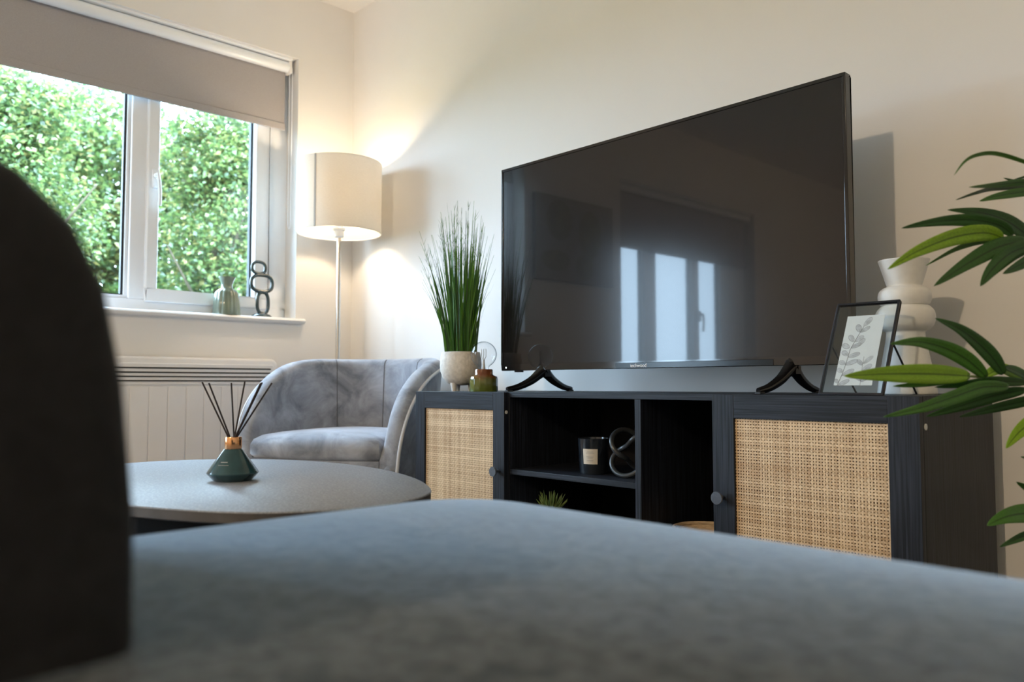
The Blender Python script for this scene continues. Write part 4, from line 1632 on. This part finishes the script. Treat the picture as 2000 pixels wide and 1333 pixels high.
def ring_sculpture():
    x, y = -0.030, -0.432
    root = thing('ring_sculpture', 'dark teal sculpture of three stacked rings on the window sill', 'sculpture', (x, y, SZ))
    MB().lathe([(0.0, 0.0), (0.045, 0.0), (0.045, 0.004), (0.036, 0.012), (0.018, 0.018), (0.0, 0.020)], (x, y, SZ), 40).build('base', M_KNOT2, root, ang=60)

    def oval(cy_, cz_, a, b, r_, e=2.6):
        P = []
        for k in range(48):
            t = 2 * math.pi * k / 48
            c_, s__ = math.cos(t), math.sin(t)
            P.append((x, y + cy_ + a * math.copysign(abs(c_) ** (2 / e), c_), SZ + cz_ + b * math.copysign(abs(s__) ** (2 / e), s__)))
        MB().tube(P, r_, 12, closed=True, flat=(1.0, 1.5) if False else None).build('ring', M_KNOT2, root, ang=70)
    oval(0.006, 0.063, 0.0255, 0.046, 0.0075)
    oval(0.001, 0.148, 0.048, 0.036, 0.0080)
    oval(-0.014, 0.215, 0.030, 0.025, 0.0068)


M_KNOT2 = mat('blue_black_glaze', (0.022, 0.045, 0.055), 0.2, noise=0.25, nscale=25, spec=0.6, coat=0.4)
ring_sculpture()

# ------------------------------------------------------------------ sofa
def sofa():
    root = thing('sofa', 'charcoal felt sofa in the near foreground, with a rounded seat corner and back darkened for shade', 'sofa', (3.4, -1.8, 0))

    def rrect(x0, x1, y0, y1, r, z, n=10):
        pts = []
        for (cx_, cy_, a0) in ((x1 - r, y1 - r, 0), (x0 + r, y1 - r, 90), (x0 + r, y0 + r, 180), (x1 - r, y0 + r, 270)):
            for k in range(n + 1):
                t = R(a0 + 90 * k / n)
                pts.append((cx_ + r * math.cos(t), cy_ + r * math.sin(t), z))
        return pts
    X0, X1, Y0, Y1 = 2.462, 4.40, -2.16, -1.352
    st = MB()
    rings = []
    zt = 0.4815
    er = 0.055
    rc = 0.115
    rings.append(rrect(X0 + 0.02, X1 - 0.02, Y0 + 0.02, Y1 - 0.02, rc - 0.02, 0.30))
    rings.append(rrect(X0 + 0.004, X1 - 0.004, Y0 + 0.004, Y1 - 0.004, rc, 0.315))
    rings.append(rrect(X0, X1, Y0, Y1, rc, 0.34))
    for k in range(0, 9):
        a = R(90 * k / 8)
        ins = er * (1 - math.cos(a))
        rings.append(rrect(X0 + ins, X1 - ins, Y0 + ins, Y1 - ins, max(rc - ins * 0.6, 0.03), zt - 0.012 - er * (1 - math.sin(a))))
    for (ins, dz) in ((0.10, 0.006), (0.16, 0.010), (0.24, 0.012), (0.36, 0.012)):
        rings.append(rrect(X0 + ins, X1 - ins, Y0 + ins, Y1 - ins, max(0.02, rc - ins * 0.4), zt - 0.012 + dz))
    st.loft(rings)
    st.build('seat_cushion', M_SOFA, root, ang=70)
    MB().loft([rrect(X0 + 0.02, X1 - 0.02, Y0 + 0.02, Y1 - 0.02, rc, z) for z in (0.10, 0.30)]).build('base', M_SOFA, root, ang=60)
    # backrest: rounded section in the Y-Z plane, rounded at its end
    prof = [(-1.888, 0.47), (-1.889, 0.54), (-1.895, 0.600), (-1.904, 0.645), (-1.918, 0.673), (-1.940, 0.694), (-1.97, 0.708), (-2.02, 0.713), (-2.07, 0.708), (-2.105, 0.694), (-2.13, 0.673), (-2.145, 0.645),
            (-2.152, 0.600), (-2.156, 0.54), (-2.157, 0.47)]
    cyy, czz = -2.02, 0.56

    def sec(x_, k):
        return [(x_, cyy + (a - cyy) * (1 - k), czz + (b - czz) * (1 - k) if b > 0.5 else b) for a, b in prof]
    rr = []
    for (x_, k) in ((2.872, 0.34), (2.871, 0.20), (2.868, 0.10), (2.862, 0.045), (2.853, 0.012), (2.840, 0.0), (2.60, 0.0), (2.49, 0.0), (2.475, 0.03), (2.468, 0.12)):
        rr.append(sec(x_, k))
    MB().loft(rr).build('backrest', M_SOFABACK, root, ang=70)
    for (a, b) in ((2.58, -1.47), (4.28, -1.47), (2.58, -2.05), (4.28, -2.05)):
        MB().tube([(a, b, 0), (a, b, 0.10)], [0.015, 0.022], 12).build('leg', M_CHAIRLEG, root)


sofa()

# ------------------------------------------------------------------ palm
def palm():
    px, py = 3.08, -0.50
    root = thing('potted_palm', 'tall green palm with long pointed leaves at the right end of the cabinet', 'potted plant', (px, py, 0))
    MB().lathe([(0.0, 0.0), (0.11, 0.0), (0.115, 0.01), (0.145, 0.26), (0.148, 0.28), (0.138, 0.28), (0.132, 0.24), (0.0, 0.235)], (px, py, 0), 48).build('planter', M_DARKPOT, root, ang=50)
    MB().lathe([(0.0, 0.0), (0.131, 0.0), (0.131, 0.004), (0.0, 0.012)], (px, py, 0.236), 32).build('soil', M_SOIL, root)

    def leaf(stem, P, wpx, mt, tilt=0.0, fold=0.22):
        pts = catmull([p if isinstance(p, Vector) else W(*p) for p in P], 6)
        n = len(pts) - 1
        b = MB()
        hw = wpx * (1.3 if isinstance(P[0], Vector) else P[0][2]) / F_PX / 2
        view = (CAM - pts[n // 2]).normalized()
        for i, p in enumerate(pts):
            t = i / n
            tg = (pts[min(i + 1, n)] - pts[max(i - 1, 0)]).normalized()
            sd = tg.cross(view).normalized()
            nn = sd.cross(tg).normalized()
            sd2 = (sd * math.cos(tilt) + nn * math.sin(tilt))
            nn2 = sd2.cross(tg).normalized()
            w_ = hw * max(0.03, (math.sin(math.pi * (0.018 + 0.982 * t) ** 0.72)) ** 0.8 if t < 1 else 0.0)
            if t >= 1:
                w_ = hw * 0.01
            w2 = w_ / max(0.35, math.cos(tilt))
            b.v += [tuple(p - sd2 * w2 + nn2 * w2 * fold), tuple(p - sd2 * w2 * 0.5 + nn2 * w2 * fold * 0.35), tuple(p), tuple(p + sd2 * w2 * 0.5 + nn2 * w2 * fold * 0.35), tuple(p + sd2 * w2 + nn2 * w2 * fold)]
        us = (0, 0.25, 0.5, 0.75, 1)
        for i in range(n):
            for k in range(4):
                b.face((5 * i + k, 5 * i + k + 1, 5 * i + 5 + k + 1, 5 * i + 5 + k), [(us[k], i / n), (us[k + 1], i / n), (us[k + 1], (i + 1) / n), (us[k], (i + 1) / n)])
        o = b.build('leaf', mt, stem, ang=80)
        so = o.modifiers.new('thickness', 'SOLIDIFY')
        so.thickness = 0.0006

    def stem(pts):
        P = catmull(pts, 6)
        n = len(P)
        return MB().tube(P, [0.006 - 0.0042 * i / (n - 1) for i in range(n)], 8).build('stem', M_PALMSTEM, root)
    base = lambda dx, dy: Vector((px + dx, py + dy, 0.24))
    d = 1.30
    sB = stem([base(0.02, 0.03), Vector((px + 0.03, py + 0.03, 0.65)), Vector((px + 0.0, py + 0.02, 0.93)), W(2060, 355, 1.33), W(2000, 362, 1.31)])
    sC = stem([base(-0.02, -0.02), Vector((px - 0.02, py, 0.6)), Vector((px - 0.07, py, 0.78)), W(2040, 490, 1.31), W(1962, 466, 1.29)])
    sD = stem([base(-0.04, 0.0), Vector((px - 0.06, py - 0.01, 0.45)), Vector((px - 0.12, py, 0.56)), W(2010, 752, 1.30), W(1950, 741, 1.28), W(1893, 735, 1.26)])
    sE = stem([base(-0.03, 0.03), Vector((px - 0.07, py + 0.02, 0.38)), W(2060, 960, 1.32), W(2030, 985, 1.32)])
    sA = stem([base(0.03, -0.03), Vector((px + 0.05, py - 0.03, 0.7)), Vector((px + 0.02, py - 0.02, 0.98)), W(2060, 330, 1.26)])
    L = leaf
    # top arching leaf
    L(sA, [(2060, 342, 1.26), (2000, 316, 1.25), (1945, 300, 1.24), (1908, 303, 1.23), (1884, 316, 1.22), (1864, 342, 1.21)], 8, M_PALMM, 0.3)
    # second tuft
    L(sB, [(2045, 358, 1.32), (2000, 356, 1.30), (1949, 361, 1.27), (1893, 366, 1.24)], 14, M_PALMM, 0.5)
    L(sB, [(2010, 366, 1.32), (1938, 369, 1.30), (1905, 377, 1.28), (1867, 391, 1.27)], 7, M_PALMD, 0.9)
    L(sB, [(2045, 372, 1.31), (2000, 375, 1.29), (1949, 383, 1.27), (1913, 393, 1.26)], 17, M_PALMM, 0.2)
    L(sB, [(2040, 370, 1.33), (2000, 359, 1.32), (1960, 348, 1.31)], 8, M_PALMD, 0.4)
    L(sB, [(2060, 330, 1.34), (2000, 346, 1.33), (1978, 352, 1.32)], 4, M_PALMD, 0.4)
    # big middle tuft
    L(sC, [(2030, 480, 1.36), (2000, 455, 1.35), (1962, 430, 1.33), (1912, 415, 1.31), (1851, 410, 1.29)], 26, M_PALMD, -0.3)
    L(sC, [(1978, 460, 1.31), (1955, 442, 1.30), (1912, 431, 1.29), (1862, 430, 1.28), (1810, 436, 1.26), (1761, 446, 1.25)], 25, M_PALMD, 0.2)
    L(sC, [(1958, 465, 1.28), (1923, 455, 1.27), (1862, 464, 1.25), (1792, 491, 1.22), (1734, 526, 1.20)], 33, M_PALML, 0.1)
    L(sC, [(1940, 470, 1.31), (1900, 475, 1.31), (1861, 489, 1.31), (1809, 519, 1.31)], 10, M_PALMM, 0.8)
    L(sC, [(2005, 470, 1.29), (1950, 483, 1.27), (1890, 515, 1.25), (1824, 559, 1.22)], 33, M_PALMD, -0.2)
    L(sC, [(2025, 476, 1.28), (1975, 494, 1.26), (1938, 526, 1.24), (1915, 559, 1.22)], 31, M_PALMD, 0.2)
    L(sC, [(2045, 488, 1.27), (2000, 513, 1.25), (1959, 535, 1.23)], 22, M_PALMD, 0.3)
    # lower tuft beside the cabinet top
    L(sD, [(1960, 731, 1.28), (1940, 701, 1.27), (1912, 672, 1.26), (1874, 643, 1.24), (1827, 622, 1.23)], 29, M_PALMD, -0.2)
    L(sD, [(1926, 737, 1.26), (1893, 706, 1.25), (1850, 682, 1.24), (1795, 668, 1.22), (1739, 672, 1.20)], 31, M_PALMM, 0.1)
    L(sD, [(1894, 735, 1.25), (1820, 731, 1.22), (1730, 731, 1.19), (1649, 735, 1.16)], 37, M_PALML, 0.0)
    L(sD, [(1870, 742, 1.29), (1802, 750, 1.29), (1744, 755, 1.29)], 12, M_PALMM, 0.6)
    L(sD, [(2010, 748, 1.29), (1946, 745, 1.27), (1892, 750, 1.26), (1826, 757, 1.25)], 20, M_PALMD, 0.4)
    L(sD, [(1970, 756, 1.27), (1920, 757, 1.25), (1868, 774, 1.23), (1802, 796, 1.20), (1726, 815, 1.18)], 28, M_PALMM, 0.3)
    L(sD, [(2004, 762, 1.31), (1946, 772, 1.31), (1874, 794, 1.31), (1809, 814, 1.31)], 24, M_PALMD, 0.5)
    L(sD, [(2040, 775, 1.33), (2000, 784, 1.33), (1930, 800, 1.33), (1874, 815, 1.32)], 20, M_PALMD, 0.4)
    L(sD, [(1963, 718, 1.30), (1985, 725, 1.31), (2010, 740, 1.32), (2040, 765, 1.33)], 16, M_PALMD, 0.5)
    L(sD, [(1925, 735, 1.31), (1955, 722, 1.32), (1990, 735, 1.33), (2030, 760, 1.33)], 22, M_PALML, 0.5)
    # lowest leaves
    L(sE, [(2060, 795, 1.30), (2025, 818, 1.30), (1990, 845, 1.29), (1965, 876, 1.28)], 30, M_PALML, 0.1)
    L(sE, [(2060, 985, 1.31), (2020, 962, 1.30), (1985, 942, 1.29)], 17, M_PALMD, 0.2)
    L(sE, [(2070, 1005, 1.30), (2010, 1003, 1.29), (1965, 1010, 1.27), (1928, 1027, 1.26)], 36, M_PALMM, -0.1)
    L(sE, [(2060, 1030, 1.31), (2010, 1044, 1.30), (1980, 1056, 1.30), (1953, 1069, 1.29)], 16, M_PALMD, 0.2)
    L(sE, [(2060, 905, 1.31), (2020, 897, 1.31), (1994, 893, 1.30)], 10, M_PALMD, 0.3)
    # fronds leaning away from the cabinet, on the far side of the plant
    rnd = random.Random(21)
    for a, h, reach in ((0.2, 1.25, 0.34), (-0.5, 0.95, 0.40), (0.7, 0.85, 0.30), (-1.1, 1.15, 0.36), (-0.2, 0.60, 0.36)):
        dr = Vector((math.cos(a), math.sin(a), 0))
        b0 = Vector((px, py, 0.24)) + dr * 0.03
        tip = Vector((px, py, h)) + dr * reach
        st = stem([b0, b0 + dr * 0.03 + Vector((0, 0, (h - 0.24) * 0.55)), b0 + dr * reach * 0.4 + Vector((0, 0, (h - 0.24) * 0.92)), tip])
        sdv = Vector((-dr.y, dr.x, 0))
        for k in range(6):
            q = tip - dr * (0.03 * k) + Vector((0, 0, 0.004 * k))
            sg = (-1, 1)[k % 2]
            L_ = rnd.uniform(0.15, 0.22)
            o_ = dr * rnd.uniform(0.5, 1.0) + sdv * sg * rnd.uniform(0.3, 0.9)
            o_.normalize()
            L(st, [q, q + o_ * L_ * 0.35 + Vector((0, 0, 0.015)), q + o_ * L_ * 0.7 + Vector((0, 0, -0.005)), q + o_ * L_ + Vector((0, 0, -0.06))],
              26, (M_PALMD, M_PALMM, M_PALML)[k % 3], 0.3)


palm()

# ------------------------------------------------------------------ canvas on the left wall (mirrored in the screen)
def wall_art():
    y0, y1, z0, z1 = -2.47, -1.78, 1.20, 1.70
    rnd = random.Random(3)
    root = thing('wall_canvas', 'canvas picture with olive shapes, seen mirrored in the television', 'picture', (0, (y0 + y1) / 2, z0))
    MB().box(0.0, 0.025, y0, y1, z0, z1).build('stretcher', M_ARTDARK, root, bevel=0.002)
    c = MB()
    c.cur = 0
    c.box(0.025, 0.027, y0 + 0.004, y1 - 0.004, z0 + 0.004, z1 - 0.004)
    c.cur = 1
    for (cy_, cz_, a, b) in ((-1.98, 1.56, 0.11, 0.12), (-2.25, 1.50, 0.10, 0.15), (-1.95, 1.32, 0.12, 0.06), (-2.2, 1.30, 0.08, 0.08)):
        pts = [(0.0275, cy_ + a * math.cos(k * 0.2618) * (1 + 0.12 * math.sin(3 * k)), cz_ + b * math.sin(k * 0.2618)) for k in range(24)]
        c.add(pts, [tuple(range(24))])
    c.build('canvas', [mat('canvas_grey', (0.30, 0.28, 0.25), 0.8), mat('canvas_olive', (0.20, 0.18, 0.03), 0.8, noise=0.3, nscale=12)], root, smooth=False)


wall_art()
